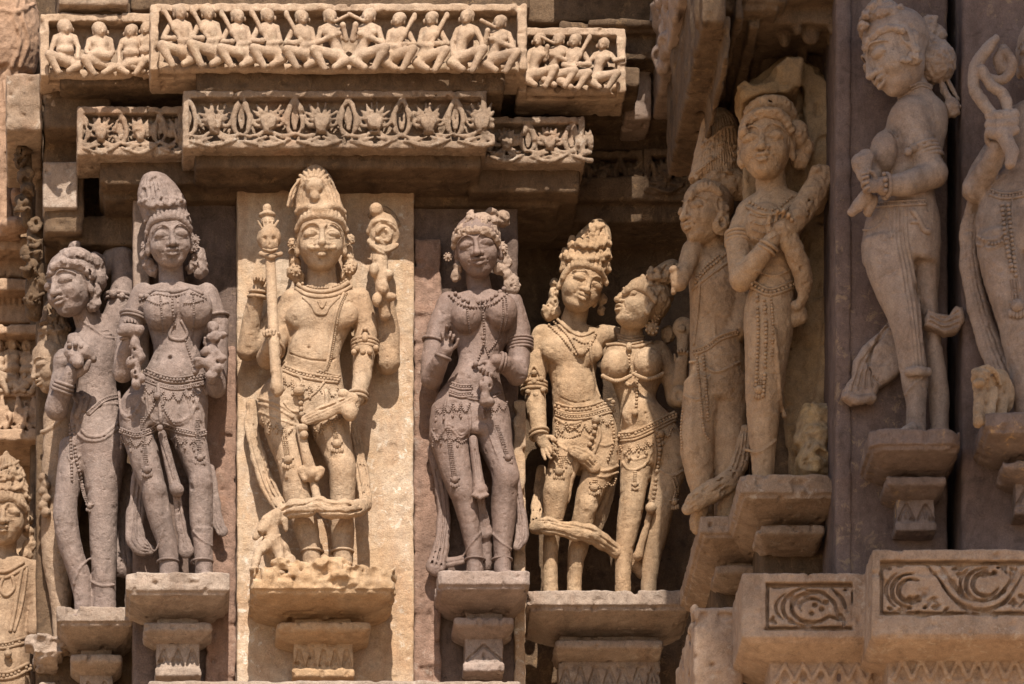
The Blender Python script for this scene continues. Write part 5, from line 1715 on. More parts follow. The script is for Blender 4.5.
# ---- embracing couple: the man
D = -70
t = thing('statue', 575, 590, -40, 'buff stone man with a tilted head and tall crown, embracing the woman at his side', 'statue', GST)
s = Sculpt(518, 250, 632, 612, -6, 100, V_, D)
head(s, (581, 289, 54), 59, yaw=20, roll=19, pitch=-2, male=True)
s.chain([(577, 308, 40, 12), (571, 332, 36, 14)], 2.5)
s.loft([(326, 553, 590, 38, 12), (336, 538, 606, 36, 16), (350, 541, 602, 36, 20), (365, 546, 597, 36, 20), (382, 551, 596, 36, 18), (396, 552, 598, 36, 18), (412, 553, 612, 35, 21), (430, 552, 617, 34, 23), (455, 553, 618, 34, 22), (470, 556, 618, 34, 20)], 4)
s.ell((558, 350, 50), (17, 13, 8), 6); s.ell((589, 352, 50), (14, 12, 8), 6); s.ell((576, 385, 50), (18, 18, 8), 7)
s.loft([(445, 551, 592, 36, 20), (465, 548, 582, 38, 18), (485, 544, 571, 42, 16), (497, 543, 569, 43, 15.5), (515, 544, 565, 40, 14), (545, 543, 559, 37, 12), (575, 543, 558, 36, 10), (605, 543, 558, 36, 9)], 4)
s.loft([(445, 582, 620, 35, 20), (470, 582, 616, 36, 18), (490, 577, 606, 38, 16), (508, 574, 598, 40, 15), (525, 571, 594, 38, 14), (550, 568, 588, 36, 12), (575, 567, 582, 36, 10), (605, 567, 582, 36, 9)], 4)
s.ell((556, 488, 52), (8, 8, 4.5), 6); s.ell((588, 506, 49), (8, 8, 4.5), 6)
foot(s, (551, 598, 44), (-.05, 0, 1), 24); foot(s, (575, 598, 44), (.1, 0, 1), 24)
s.chain([(543, 337, 36, 12), (536, 362, 36, 11.5), (534, 388, 38, 11)], 4)
s.chain([(534, 388, 38, 11), (537, 415, 46, 9.5), (540, 436, 54, 7.2)], 3)
hand(s, (540, 437, 55), (.6, 1, 0), (1, -.5, .1), 29, 22, 1)
s.chain([(603, 336, 32, 11), (616, 336, 24, 9), (630, 352, 22, 8)], 4)
s.ell((577, 399, 62), (2, 2.2, 5), 1.2, 's'); s.stroke([(560, 397), (575, 403), (592, 400)], .8, .6, 's', lift=.4)
for P in ([(552, 440), (566, 450), (582, 452), (594, 448)], [(555, 418), (566, 424), (580, 422), (586, 414)], [(590, 468), (604, 471), (618, 466)], [(590, 474), (604, 477), (618, 472)], [(600, 415), (612, 430), (617, 450)], [(586, 436), (604, 446), (617, 440)]):
    s.stroke(P, 1.3, .8)
finish(s); s0 = s; s.mesh('body', HONEY, t)
o = Orn(s)
o.beads([(554, 322), (566, 334), (574, 346), (578, 352)], 1.15); o.beads([(549, 325), (562, 338), (572, 350), (580, 356), (590, 346), (596, 334)], 1.3)
o.tube([(557, 319), (570, 331), (582, 336), (594, 331)], 1.5); o.bead((581, 352, 60), 4.5, (1, .7, 1)); o.beads([(574, 338), (584, 343), (593, 340)], 1.4)
o.tube([(590, 342), (592, 365), (597, 390), (604, 405)], 1.4)
o.build('necklace', HONEY, t)
o = Orn(s)
o.band([(555, 406), (570, 410), (588, 409), (604, 404), (613, 402)], 6, 1.3); o.band([(556, 413), (570, 417), (588, 416), (606, 411), (615, 409)], 4, 1.2)
o.beads([(595, 420), (594, 434), (588, 448), (584, 456)], 2.8, .6); o.tube([(596, 420), (600, 434), (596, 448), (592, 456)], 1.8); o.bead((596, 420, 58), 4.5); o.bead((584, 458, 60), 5, (1.3, 1, 1))
o.beads([(612, 420), (614, 440), (608, 460)], 1.6); o.beads([(556, 432), (568, 438), (580, 434)], 1.2); o.beads([(566, 422), (572, 428), (580, 424)], 1.0)
o.tassel([(563, 456), (561, 464), (559, 472)], 2.4, 5.5); o.tassel([(595, 480), (594, 488)], 2.4, 5)
fringe(o, [(557, 420), (572, 424), (590, 421), (612, 414)], 6, 9, 1.1); fringe(o, [(590, 480), (604, 482), (616, 477)], 3, 6, 1.0); fringe(o, [(553, 444), (562, 452), (574, 456)], 3, 7, 1.0)
o.tube([(545, 520), (552, 523), (562, 520)], 1.2)
o.build('girdle', HONEY, t)
o = Orn(s)
o.ring((539, 432, 52), 8.8, (.15, 1, .2), 1.8); o.ring((539, 436, 53), 8.6, (.15, 1, .2), 1.5); o.build('bracelet', HONEY, t)
o = Orn(s)
for k in range(3): o.ring((534, 384 + 3.6 * k, 38), 12.6, (.0, 1, 0), 1.8)
for q in ((526, 380), (534, 382), (541, 379), (528, 392), (536, 395), (543, 390)): o.bead((q[0], q[1], 50), 3)
o.tube([(527, 378), (534, 366), (541, 377)], 1.6, 1); o.bead((534, 373, 50), 3.2)
o.build('armlet', HONEY, t)
x = Sculpt(522, 440, 640, 595, 0, 80, V_, D)
x.ribbon([(536, 527, 50, 7), (547, 526, 60, 9), (560, 529, 62, 7), (573, 531, 60, 9), (588, 533, 58, 9), (602, 541, 50, 8), (616, 551, 42, 7)], flat=1.3, folds=2)
x.ribbon([(541, 470, 16, 5), (538, 500, 18, 6), (536, 522, 36, 6)])
for i in range(4): x.chain([(616 - i * 2, 470 + i * 6, 18 + i * 3, 3.5), (606 - i * 3, 510 + i * 2, 18 + i * 3, 4), (592 - i * 2, 540, 20 + i * 3, 5)], 1, curve=4)
x.ribbon([(572, 450, 60, 5), (584, 456, 60, 8), (594, 466, 56, 7)]); x.chain([(578, 462, 50, 3.5), (570, 480, 46, 4), (566, 500, 42, 4)], 2)
x.chain([(612, 548, 40, 6), (632, 560, 30, 7), (642, 572, 28, 7)], 2)
for P in ([(534, 521), (548, 521), (564, 524), (580, 527), (598, 532)], [(540, 530), (556, 531), (574, 537), (596, 542)]): x.stroke(P, 1, .6, 's', lift=.3)
x.rough(.6, 7); finish(x); x.mesh('sash', HONEY, t)
CRN = [(220, 592, 604), (226, 586, 608), (236, 576, 611), (247, 567, 611), (257, 561, 611), (266, 560, 610), (274, 561, 610)]
headdress(t, HONEY, CRN, 48, 25, D, 3, 11, tress=5, knob=False, bumps=1.25, band=(s0, [(563, 278), (571, 268), (585, 265), (599, 270), (606, 283)]))
x = Sculpt(540, 270, 615, 332, 0, 60, V_, D)
for q in ((555, 284, 5), (554, 294, 6), (553, 304, 6), (548, 312, 7), (556, 312, 5), (602, 300, 5), (601, 310, 4)): x.ell((q[0], q[1], 36), (q[2], q[2] * 1.2, q[2] * 1.1), 2)
for i in range(14): x.ell((552 + rs.uniform(-6, 6), rs.uniform(280, 318), 43), (1.4, 2.4, 3), .5, 's')
curls(x); x.mesh('hair', HONEY, t)

# ---- embracing couple: the woman
t = thing('statue', 645, 590, -40, 'buff stone woman in profile leaning on the embracing man, wearing a swept back beaded crown', 'statue', GST)
s = Sculpt(598, 268, 700, 612, -6, 100, V_, D)
T8 = head(s, (640, 309, 54), 58, yaw=-62, roll=16, pitch=-14)
s.chain([(632, 325, 42, 11), (630, 345, 36, 12)], 2.5)
s.loft([(342, 614, 648, 38, 12), (350, 603, 664, 36, 15), (362, 604, 666, 36, 18), (378, 610, 662, 36, 18), (394, 616, 656, 36, 17), (404, 619, 658, 36, 17), (418, 620, 672, 35, 20), (436, 620, 682, 34, 23), (455, 622, 684, 34, 22), (470, 624, 684, 34, 18)], 4)
s.ell((615, 366, 54), (14.5, 16, 15), 3); s.ell((648, 364, 54), (15, 16, 15), 3); s.ell((640, 414, 50), (18, 15, 9), 6)
s.loft([(435, 619, 660, 36, 20), (460, 620, 656, 37, 18), (485, 620, 648, 39, 16), (505, 619, 644, 40, 14.5), (525, 617, 640, 38, 13.5), (555, 615, 633, 36, 11), (580, 615, 631, 36, 9.5), (605, 615, 631, 36, 9)], 4)
s.loft([(440, 650, 688, 35, 20), (465, 652, 688, 36, 18), (490, 650, 680, 38, 16), (510, 647, 674, 40, 14.5), (530, 644, 669, 38, 13.5), (555, 642, 662, 36, 11), (580, 641, 657, 36, 9.5), (605, 640, 656, 36, 9)], 4)
foot(s, (622, 598, 44), (-.3, 0, 1), 22); foot(s, (650, 598, 44), (-.1, 0, 1), 22)
s.chain([(658, 352, 34, 11), (670, 372, 32, 10), (676, 398, 36, 9.5)], 4); s.chain([(676, 398, 36, 9), (680, 380, 46, 7.5), (682, 362, 50, 6.5)], 3)
hand(s, (682, 366, 50), (.1, -1, .2), (1, 0, .2), 22, 55, -1)
s.ell((646, 412, 62), (2, 2.2, 5), 1.2, 's')
for P in ([(622, 462), (630, 470), (644, 466), (652, 452)], [(624, 452), (634, 460), (646, 456)], [(660, 470), (672, 476), (684, 470)]): s.stroke(P, 1.2, .8)
finish(s); s0 = s; s.mesh('body', HONEY, t)
o = Orn(s)
for k in range(3): o.tube([(618, 335 + k * 2.6), (630, 338 + k * 2.8), (644, 336 + k * 2.6)], 1.4)
o.tube([(606, 345), (620, 344), (636, 347), (652, 342)], 1.6); o.beads([(630, 345), (629, 358), (630, 372)], 1.6); o.bead((629, 347, 56), 3, (1, 1, 1.5))
o.tube([(624, 382), (632, 386), (638, 378)], 2.2); o.beads([(636, 372), (637, 390), (636, 410)], 1.6); o.bead((635, 413, 60), 3.6)
for a in range(14): o.bead((603 + a * 2.1, 376 + 5 * math.sin(a / 13 * 3.14), 62 + 5 * math.sin(a / 13 * 3.14)), 2.2)
for a in range(14): o.bead((634 + a * 2.2, 374 + 5 * math.sin(a / 13 * 3.14), 62 + 5 * math.sin(a / 13 * 3.14)), 2.2)
o.build('necklace', HONEY, t)
o = Orn(s)
o.band([(619, 436), (634, 434), (652, 426), (668, 418), (676, 414)], 5, 1.4); o.tube([(619, 441), (636, 439), (656, 430), (676, 420)], 1.3)
o.beads([(657, 432), (660, 450), (657, 472), (654, 496), (651, 506)], 2.2, .6); o.tube([(654, 436), (656, 455), (653, 478), (649, 500)], 1.5); o.bead((651, 508, 58), 5.5); o.bead((661, 434, 58), 4)
o.tassel([(674, 478), (677, 490), (674, 502)], 2.2, 5); o.tassel([(635, 470), (635, 485)], 1.4, 3.5)
fringe(o, [(620, 444), (636, 443), (654, 434), (672, 426)], 6, 9, 1.1)
o.build('girdle', HONEY, t)
x = Sculpt(636, 500, 672, 575, 10, 80, V_, D)
x.chain([(651, 508, 52, 3.5), (647, 525, 50, 3.5), (641, 545, 46, 4), (638, 556, 44, 5)], 1.5, curve=4)
finish(x); x.mesh('sash', HONEY, t)
x = Sculpt(664, 312, 700, 420, 0, 80, .85, D)
x.ell((683, 328, 44), (10.5, 11, 7), 1.5); x.ell((683, 328, 52), (7, 7.5, 3), .8, 's'); x.ell((682, 329, 50), (4, 4, 4), 1)
x.chain([(683, 338, 44, 6.5), (683, 362, 46, 5), (680, 382, 46, 4.5)], 1); x.ell((679, 396, 48), (9, 11, 8), 2); x.ell((679, 395, 57), (4, 6, 4), 1, 's')
finish(x); x.mesh('lotus_stem', HONEY, t)
headdress(t, HONEY, [(261, 668, 678), (267, 658, 680), (275, 648, 680), (283, 640, 674), (290, 633, 664), (296, 629, 656)], 46, 24, D, 3, 15, tress=3, knob=False, bumps=1.2, band=(s0, [(625, 293), (634, 288), (645, 290), (655, 300)]))
x = Sculpt(612, 266, 690, 345, 0, 90, V_, D)
haircap(x, T8, 58); x.ell((654, 300, 36), (16, 20, 20), 3); x.ell((663, 290, 34), (12, 16, 14), 3); x.ell((655, 320, 38), (6, 8, 7), 2); x.ell((652, 330, 38), (6, 6, 6), 2); x.ell((668, 335, 28), (7, 9, 7), 2)
for i in range(24): x.ell((rs.uniform(640, 674), rs.uniform(284, 334), 54), (1.2, 3.5, 3), .5, 's')
curls(x); x.mesh('hair', HONEY, t)
o = Orn(s); disc_earring(o, s, (655, 316, 56), 5); disc_earring(o, s, (652, 328, 56), 6); o.build('earring', HONEY, t)
# ================================================================ figures in the shade of the right buttress
# ---- crowned man in profile
D = 150
t = thing('statue', 712, 525, 190, 'brown stone man in profile with a tall ribbed crown, standing left of the taller woman', 'statue', GST)
s = Sculpt(664, 168, 768, 560, -6, 110, V_, D)
head(s, (706, 217, 52), 64, yaw=-58, roll=2, pitch=-4, male=True)
s.chain([(712, 232, 42, 13), (714, 256, 38, 14)], 2.5)
s.loft([(250, 702, 736, 38, 13), (262, 692, 744, 38, 19), (285, 689, 744, 40, 22), (305, 690, 742, 40, 21), (325, 690, 742, 38, 20), (345, 690, 744, 37, 22), (365, 690, 746, 36, 24), (385, 688, 748, 36, 23), (405, 686, 748, 36, 20)], 4)
s.loft([(380, 684, 722, 38, 20), (405, 682, 720, 39, 18), (430, 680, 716, 41, 17), (455, 681, 714, 42, 16), (480, 687, 713, 40, 14), (510, 695, 714, 38, 11), (545, 698, 715, 38, 9)], 4)
s.loft([(380, 704, 750, 34, 20), (405, 708, 748, 34, 18), (440, 712, 748, 35, 17), (465, 714, 746, 36, 15.5), (490, 716, 742, 34, 14), (520, 718, 738, 32, 11), (550, 718, 738, 32, 10)], 4)
s.chain([(700, 262, 40, 11), (692, 250, 50, 10), (684, 274, 60, 8), (680, 284, 64, 7)], 3)
s.ell((677, 278, 64), (7, 8, 7), 3); s.ell((674, 270, 66), (5, 4, 5), 2); s.chain([(676, 284, 64, 4), (674, 292, 62, 3)], 2)
s.chain([(735, 270, 44, 12), (742, 305, 44, 11), (738, 330, 50, 9)], 4)
for P in ([(696, 356), (706, 344), (720, 336), (736, 330)], [(690, 362), (700, 362), (716, 372), (740, 362)], [(684, 396), (696, 400), (704, 398)]): s.stroke(P, 1.5, .8)
finish(s, .5); s0 = s; s.mesh('body', BROWN, t)
o = Orn(s)
o.beads([(694, 285), (704, 272), (716, 262), (728, 252)], 1.8); o.beads([(696, 278), (706, 266), (718, 256)], 1.5); o.tube([(692, 290), (704, 280), (720, 268), (734, 258)], 1.6)
o.tube([(700, 280), (698, 310), (694, 345)], 1.6)
o.build('necklace', BROWN, t)
o = Orn(s)
o.band([(693, 352), (706, 348), (720, 338), (738, 332)], 4, 1.3); o.beads([(703, 355), (706, 385), (708, 420)], 1.7); o.beads([(697, 358), (700, 390), (704, 430), (710, 440)], 1.4)
o.beads([(683, 408), (681, 430), (682, 448)], 1.5)
o.build('girdle', BROWN, t)
def ribs(x):
    for P in ([(697, 172), (710, 162), (724, 150), (736, 146)], [(702, 146), (712, 138), (724, 128), (733, 126)]):
        x.stroke(P, 1.8, 1, lift=0)
    for k in range(14):
        x.stroke([(704 + 2.4 * k, 178), (702 + 2.6 * k, 160), (706 + 2.0 * k, 142)], .9, .3, 's')
headdress(t, BROWN, [(108, 713, 722), (113, 707, 730), (122, 702, 737), (138, 698, 741), (155, 694, 742), (170, 691, 741), (182, 689, 738)], 46, 24, D, 1, 21, knob=False, bumps=.9, cut=11, face=ribs, band=(s0, [(691, 197), (698, 190), (710, 188), (720, 193)]))
x = Sculpt(686, 160, 760, 250, 10, 90, V_, D)
x.chain([(746, 184, 46, 15), (730, 184, 52, 15), (715, 178, 58, 11), (708, 172, 60, 5)], 2)
x.ell((722, 212, 66), (8, 10, 8), 2); x.ell((721, 224, 66), (9, 10, 8), 2); x.ell((722, 222, 74), (4, 4, 4), .8, 's'); x.ell((718, 208, 74), (2, 4, 3), .8, 's')
curls(x); x.mesh('hair', BROWN, t)
x = Sculpt(676, 440, 770, 545, 0, 110, V_, D)
x.ribbon([(745, 430, 50, 5), (742, 455, 56, 8), (732, 478, 64, 10), (714, 490, 72, 11), (698, 500, 74, 10), (688, 508, 72, 6)], flat=1.2, folds=3)
x.chain([(700, 508, 60, 9), (698, 526, 52, 8)], 3); x.chain([(728, 492, 58, 9), (722, 525, 50, 9)], 3)
finish(x, .8); x.mesh('sash', BROWN, t)

# ---- woman leaning on a broken slab
D = 265
t = thing('statue', 775, 480, 300, 'brown stone woman against a broken hooded slab, hand crossed over her breast', 'statue', GST)
s = Sculpt(722, 84, 842, 500, -8, 100, V_, D)
head(s, (766, 150, 54), 72, yaw=-14, roll=-1, pitch=-4, smile=.8)
s.chain([(770, 172, 44, 14), (772, 200, 38, 16)], 2.5)
s.loft([(192, 758, 792, 38, 14), (204, 740, 812, 38, 19), (220, 738, 808, 38, 22), (240, 742, 800, 38, 22), (262, 750, 798, 38, 20), (280, 752, 796, 38, 20), (300, 746, 794, 37, 23), (325, 744, 794, 36, 26), (360, 745, 788, 36, 25),
        (400, 746, 782, 36, 22), (430, 748, 778, 36, 19), (448, 750, 776, 36, 16), (470, 752, 774, 37, 12), (495, 752, 774, 36, 11)], 4)
s.ell((764, 224, 58), (18, 20, 16), 3); s.ell((790, 220, 50), (14, 17, 14), 3)
s.chain([(748, 214, 40, 12), (737, 240, 44, 11.5), (742, 278, 54, 11.5)], 4); s.chain([(742, 278, 54, 12), (760, 256, 70, 9.5), (774, 238, 76, 7.5)], 3)
hand(s, (774, 240, 77), (.5, -1, .1), (1, .5, 0), 34, 40, -1)
s.chain([(806, 210, 36, 10), (815, 204, 46, 10), (822, 184, 50, 10)], 4)
foot(s, (764, 486, 48), (-.1, 0, 1), 24, 7); foot(s, (784, 484, 46), (.6, 0, 1), 24, 6.5)
s.stroke([(746, 450), (760, 452), (776, 440)], 1.4, .8); s.stroke([(774, 330), (778, 370), (780, 400), (784, 416)], 2.4, 1); s.stroke([(756, 270), (774, 276), (794, 268)], 1.5, .8)
finish(s, .5); s0 = s; s.mesh('body', BROWN, t)
o = Orn(s)
o.beads([(750, 202), (764, 209), (778, 208), (792, 196)], 1.7); o.tube([(746, 206), (764, 214), (782, 212), (798, 200)], 1.6)
for k in range(4): o.beads([(750 + k, 214 + 8 * k), (764, 217 + 8 * k), (780, 212 + 7 * k)], .9)
o.build('necklace', BROWN, t)
o = Orn(s)
o.band([(752, 284), (770, 292), (794, 284)], 6, 1.5); o.beads([(757, 296), (758, 330), (757, 365), (756, 385)], 2.0, .6); o.beads([(764, 296), (766, 330), (765, 370), (763, 395)], 2.0, .6); o.beads([(771, 296), (773, 325), (772, 355)], 1.5)
o.tassel([(759, 380), (759, 390)], 3, 6)
o.build('girdle', BROWN, t)
o = Orn(s)
for k in range(3): o.ring((739, 236 + 4 * k, 43), 12.6, (-.1, 1, .2), 1.9)
o.build('armlet', BROWN, t)
o = Orn(s)
o.ring((769, 246, 74), 9, (.6, -1, .2), 1.8); o.ring((766, 250, 72), 9.2, (.6, -1, .2), 1.5); o.build('bracelet', BROWN, t)
x = Sculpt(732, 84, 830, 200, 0, 110, V_, D)
q = s.on([(743, 133), (748, 122), (758, 115), (770, 113), (782, 118), (790, 130)], 2, 1, 6)
x.chain_w([x.P(v) for v in q], np.full(len(q), 5.5), 2)
x.loft([(100, 758, 780, 48, 12), (106, 748, 792, 46, 26), (115, 743, 797, 42, 30), (126, 742, 800, 36, 26)], 3)
x.ell((798, 136, 48), (10, 14, 14), 3); x.ell((804, 148, 44), (10, 11, 10), 2); x.ell((800, 160, 44), (9, 9, 9), 2); x.ell((742, 142, 50), (4, 6, 6), 2); x.ell((742, 160, 52), (4, 8, 6), 2)
for v in q[::3]: x.ell((v[0], v[1] - 2, v[2] + 4), (3.5, 3.5, 3), 1.2)
for i in range(26): x.ell((rs.uniform(746, 806), rs.uniform(102, 165), 60 + rs.uniform(-6, 14)), (1.3, 3.5, 4), .6, 's', roll=rs.uniform(-50, 50))
curls(x); x.mesh('hair', BROWN, t)
x = Sculpt(770, 160, 842, 325, 10, 110, V_, D)
x.chain([(822, 178, 56, 12), (812, 196, 62, 12), (798, 216, 70, 11), (784, 230, 76, 10)], 3, curve=4)
x.ell((816, 172, 62), (7, 6, 8), 2); x.ell((827, 182, 58), (9, 8, 8), 2)
x.chain([(782, 232, 76, 9), (794, 250, 70, 9.5), (803, 276, 62, 9), (803, 294, 58, 6), (797, 306, 56, 4)], 3, curve=4)
x.chain([(796, 306, 50, 6), (800, 316, 46, 8), (790, 322, 44, 6)], 3)
for i in range(30): x.ell((rs.uniform(785, 828), rs.uniform(175, 300), 74), (1.6, 1.6, 4), .6, 's')
finish(x, 1.0); x.mesh('stalk', BROWN, t)
x = Sculpt(730, 46, 846, 490, -10, 90, 1.3, D)
x.prism([(740, 92), (752, 78), (776, 60), (790, 54), (806, 56), (822, 72), (839, 90), (839, 480), (790, 480), (776, 300), (745, 200), (742, 120)], -8, 14, 3, 2)
x.prism([(738, 84), (744, 78), (760, 76), (778, 62), (788, 54), (804, 56), (800, 84), (782, 96), (760, 98), (748, 108), (742, 100)], 10, 62, 6, 5)
x.prism([(802, 58), (824, 76), (838, 92), (838, 200), (812, 200), (806, 120)], 5, 34, 5, 5)
x.ell((776, 108, 58), (36, 14, 46), 3, 's'); x.ell((762, 74, 60), (14, 9, 12), 2, 's', roll=-25)
x.chain([(832, 300, 14, 8), (826, 360, 14, 7), (818, 410, 14, 6)], 3)
x.rough(1.8, 12); x.rough(.8, 5); x.chips(8, 8, .35); x.mesh('backing_slab', stone('hood_sandstone', (.34, .225, .125), (.30, .19, .095), (.21, .13, .07), .5, seed=41, salt=.3, salt_col=(.5, .33, .17), bump=.8), t)
x = Sculpt(788, 398, 842, 490, -6, 80, 1.2, D)
x.ell((814, 442, 28), (17, 36, 24), 3); x.ell((815, 420, 30), (15, 14, 22), 3); x.ell((812, 442, 34), (17, 12, 24), 3); x.ell((814, 466, 36), (18, 20, 26), 4); x.ell((822, 412, 38), (10, 8, 10), 3)
for i in range(16): x.ell((rs.uniform(797, 832), rs.uniform(405, 475), 58), (rs.uniform(3, 6), rs.uniform(2, 5), 6), 1.5, 's', roll=rs.uniform(-50, 50))
x.rough(3.2, 9); x.rough(1.4, 4)
o2 = thing('stone_lump', 815, 485, 300, 'crumbled stone lump with ochre patches at the feet of the woman on the slab', 'rubble')
x.mesh('lump', stone('ochre_lump', (.36, .25, .15), (.42, .27, .12), (.24, .16, .09), .5, seed=42, salt=.6, salt_col=(.55, .38, .2), bump=.9), o2)

# ---- dancer in profile
D = 400
t = thing('statue', 905, 428, 430, 'dark stone woman in profile looking down with round hair buns, hands clasped before her', 'statue', GST)
s = Sculpt(838, 4, 972, 460, -8, 104, V_, D)
head(s, (897, 58, 50), 80, yaw=-76, roll=-26, pitch=-8)
s.chain([(908, 78, 40, 14), (918, 104, 36, 17)], 2.5)
s.loft([(96, 902, 934, 34, 12), (108, 892, 946, 34, 20), (125, 886, 948, 34, 23), (145, 884, 944, 34, 23), (165, 884, 938, 34, 21), (185, 884, 934, 34, 20), (202, 876, 936, 34, 22), (220, 866, 940, 34, 25), (245, 862, 940, 34, 26), (265, 863, 938, 34, 23)], 4)
s.ell((884, 152, 48), (13, 19, 15), 4)
s.loft([(240, 862, 912, 40, 22), (265, 865, 914, 41, 21), (290, 874, 916, 42, 19), (315, 886, 920, 43, 17), (335, 893, 922, 43, 16), (360, 898, 926, 40, 14.5), (385, 902, 928, 38, 12), (405, 906, 926, 37, 10.5), (440, 906, 926, 36, 10)], 4)
s.loft([(240, 906, 940, 26, 20), (270, 908, 940, 24, 18), (300, 914, 938, 22, 16), (330, 922, 940, 22, 15), (360, 924, 944, 22, 14), (390, 928, 949, 22, 12), (420, 930, 949, 22, 10), (450, 930, 950, 22, 9)], 4)
foot(s, (914, 428, 46), (-.7, 0, .8), 24, 7)
s.chain([(910, 118, 46, 19), (918, 145, 50, 16), (932, 172, 54, 13)], 5); s.chain([(934, 174, 54, 13), (906, 184, 66, 11), (884, 186, 74, 8.5)], 3)
hand(s, (882, 186, 74), (-1, .05, .2), (.1, 1, .1), 32, 55, -1)
s.chain([(886, 140, 30, 9), (878, 165, 40, 8), (868, 184, 56, 7)], 3)
for P in ([(863, 230), (872, 229), (882, 222), (888, 210)], [(888, 208), (889, 222), (892, 238)]): s.stroke(P, 1.2, .7)
for a in range(4): s.stroke([(894 + a * 4, 208), (895 + a * 4, 240), (900 + a * 4, 265), (906 + a * 4, 300), (911 + a * 3.4, 335), (914 + a * 3.4, 366)], 1.4, .8)
s.stroke([(905, 395), (913, 385), (922, 378)], 1.3, .7)
s.chain([(908, 372, 52, 4), (918, 371, 56, 4.5), (928, 372, 50, 4)], 2)
finish(s); s0 = s; s.mesh('body', SLATE, t)
o = Orn(s)
o.band([(910, 88), (922, 84), (932, 88)], 3, 1.2); o.build('necklace', SLATE, t)
o = Orn(s)
for k in range(4): o.ring((922 + 2.2 * k, 150 + 3.4 * k, 51), 15.4 - .6 * k, (.35, 1, .1), 2.2)
for q in ((908, 152), (914, 148), (921, 146), (928, 144)): o.bead((q[0], q[1], 64), 4)
o.build('armlet', SLATE, t)
o = Orn(s)
o.ring((886, 186, 73), 10.5, (-1, .1, .3), 2.2); o.beads([(884, 174), (886, 184), (885, 196)], 2.4, 1); o.build('bracelet', SLATE, t)
o = Orn(s)
o.band([(872, 205), (888, 204), (906, 203), (926, 202)], 4, 1.6); o.tube([(912, 210), (918, 218), (924, 230), (930, 232)], 3); o.tube([(910, 222), (920, 222)], 2.2); o.build('girdle', SLATE, t)
x = Sculpt(836, 285, 972, 400, 0, 80, V_, D)
x.prism([(896, 312), (880, 330), (864, 344), (855, 358), (852, 376), (843, 388), (842, 396), (852, 403), (866, 400), (874, 402), (880, 386), (896, 376), (906, 366), (902, 340)], 2, 16, 5, 2)
x.prism([(928, 306), (938, 312), (950, 314), (956, 304), (963, 306), (966, 318), (958, 330), (946, 333), (934, 328), (924, 324)], 30, 48, 5, 2)
for k in range(5):
    x.stroke([(894 - k * 3, 318 + k * 3), (876 - k * 2, 344 + k * 4), (862 + k * 3, 362 + k * 4), (852 + k * 7, 392 - k * 2)], 1.3, .5, 's')
for k in range(3):
    x.stroke([(930, 312 + 5 * k), (944, 318 + 5 * k), (958, 312 + 6 * k)], 1.3, .5, 's')
x.chain([(846, 396, 14, 4), (858, 400, 16, 4), (872, 398, 14, 4)], 2, curve=3)
finish(x, .6); x.mesh('sash', SLATE, t)
x = Sculpt(842, 150, 900, 240, 30, 110, .9, D)
x.chain([(864, 176, 66, 7), (862, 164, 64, 10), (866, 158, 62, 8)], 2); x.chain([(866, 196, 66, 6), (858, 206, 62, 6), (852, 212, 60, 4)], 2); x.chain([(872, 200, 60, 6), (868, 212, 56, 5)], 2)
finish(x, .8); x.mesh('bouquet', SLATE, t)
x = Sculpt(850, -40, 966, 130, -4, 110, V_, D)
q = s.on([(866, 47), (872, 38), (880, 31), (890, 28), (902, 30)], 2, .5, 6)
x.chain_w([x.P(v) for v in q], np.full(len(q), 3.6), 2)
x.loft([(-6, 876, 884, 48, 8), (4, 870, 892, 48, 16), (14, 862, 902, 46, 26), (26, 858, 910, 44, 32), (36, 860, 914, 38, 30)], 3)
for q in ((866, 16), (872, 8), (880, 2), (890, 6), (896, 14), (864, 26), (880, 16), (900, 10)): x.ell((q[0], q[1], 66), (5, 4.5, 6), 1.5)
x.ell((936, 62, 36), (19, 20, 20), 3); x.ell((926, 46, 34), (12, 14, 14), 3); x.ell((937, 35, 30), (9, 9, 9), 2); x.ell((952, 108, 34), (8.5, 9, 9), 2); x.chain([(940, 80, 36, 3), (950, 102, 36, 3.5)], 1); x.chain([(946, 78, 34, 2.5), (958, 100, 32, 2)], 1)
for a in range(4): x.chain([(918 + 1.5 * a, 44, 42, 4), (920 + 4 * a, 28, 40, 4), (927 + 2.5 * a, 18, 38, 2.5)], 1, curve=3)
x.ell((913, 42, 72), (6, 13, 6), 1.5); x.ell((913, 42, 78), (2.5, 7, 3), .8, 's'); x.ell((914, 58, 72), (8, 7, 7), 1.5); x.chain([(910, 60, 76, 3), (902, 60, 78, 2)], 1)
curls(x); x.mesh('hair', SLATE, t)

# ---- figure at the right edge
D = 440
t = thing('statue', 1010, 412, 475, 'dark stone figure cut by the right edge of the photo, gripping a coiled noose', 'statue', GST)
s = Sculpt(958, 30, 1090, 440, -8, 104, 1.0, D)
s.loft([(100, 1024, 1064, 34, 14), (115, 1006, 1082, 34, 22), (140, 1006, 1076, 34, 25), (165, 1004, 1070, 34, 24), (185, 988, 1068, 34, 24), (210, 977, 1070, 34, 27), (235, 976, 1072, 34, 28), (260, 980, 1072, 34, 24)], 4)
s.loft([(235, 976, 1026, 40, 24), (265, 980, 1026, 40, 22), (300, 990, 1028, 42, 19), (325, 998, 1032, 43, 17), (345, 1003, 1034, 42, 16), (380, 1010, 1034, 38, 13), (425, 1016, 1036, 36, 10)], 4)
s.loft([(235, 1028, 1074, 34, 22), (280, 1034, 1072, 34, 19), (330, 1042, 1070, 36, 16), (425, 1046, 1064, 36, 10)], 4)
s.chain([(1016, 124, 30, 15), (984, 172, 30, 13), (976, 188, 36, 12.5)], 4); s.chain([(976, 188, 36, 12.5), (990, 165, 56, 10.5), (998, 148, 68, 9)], 3)
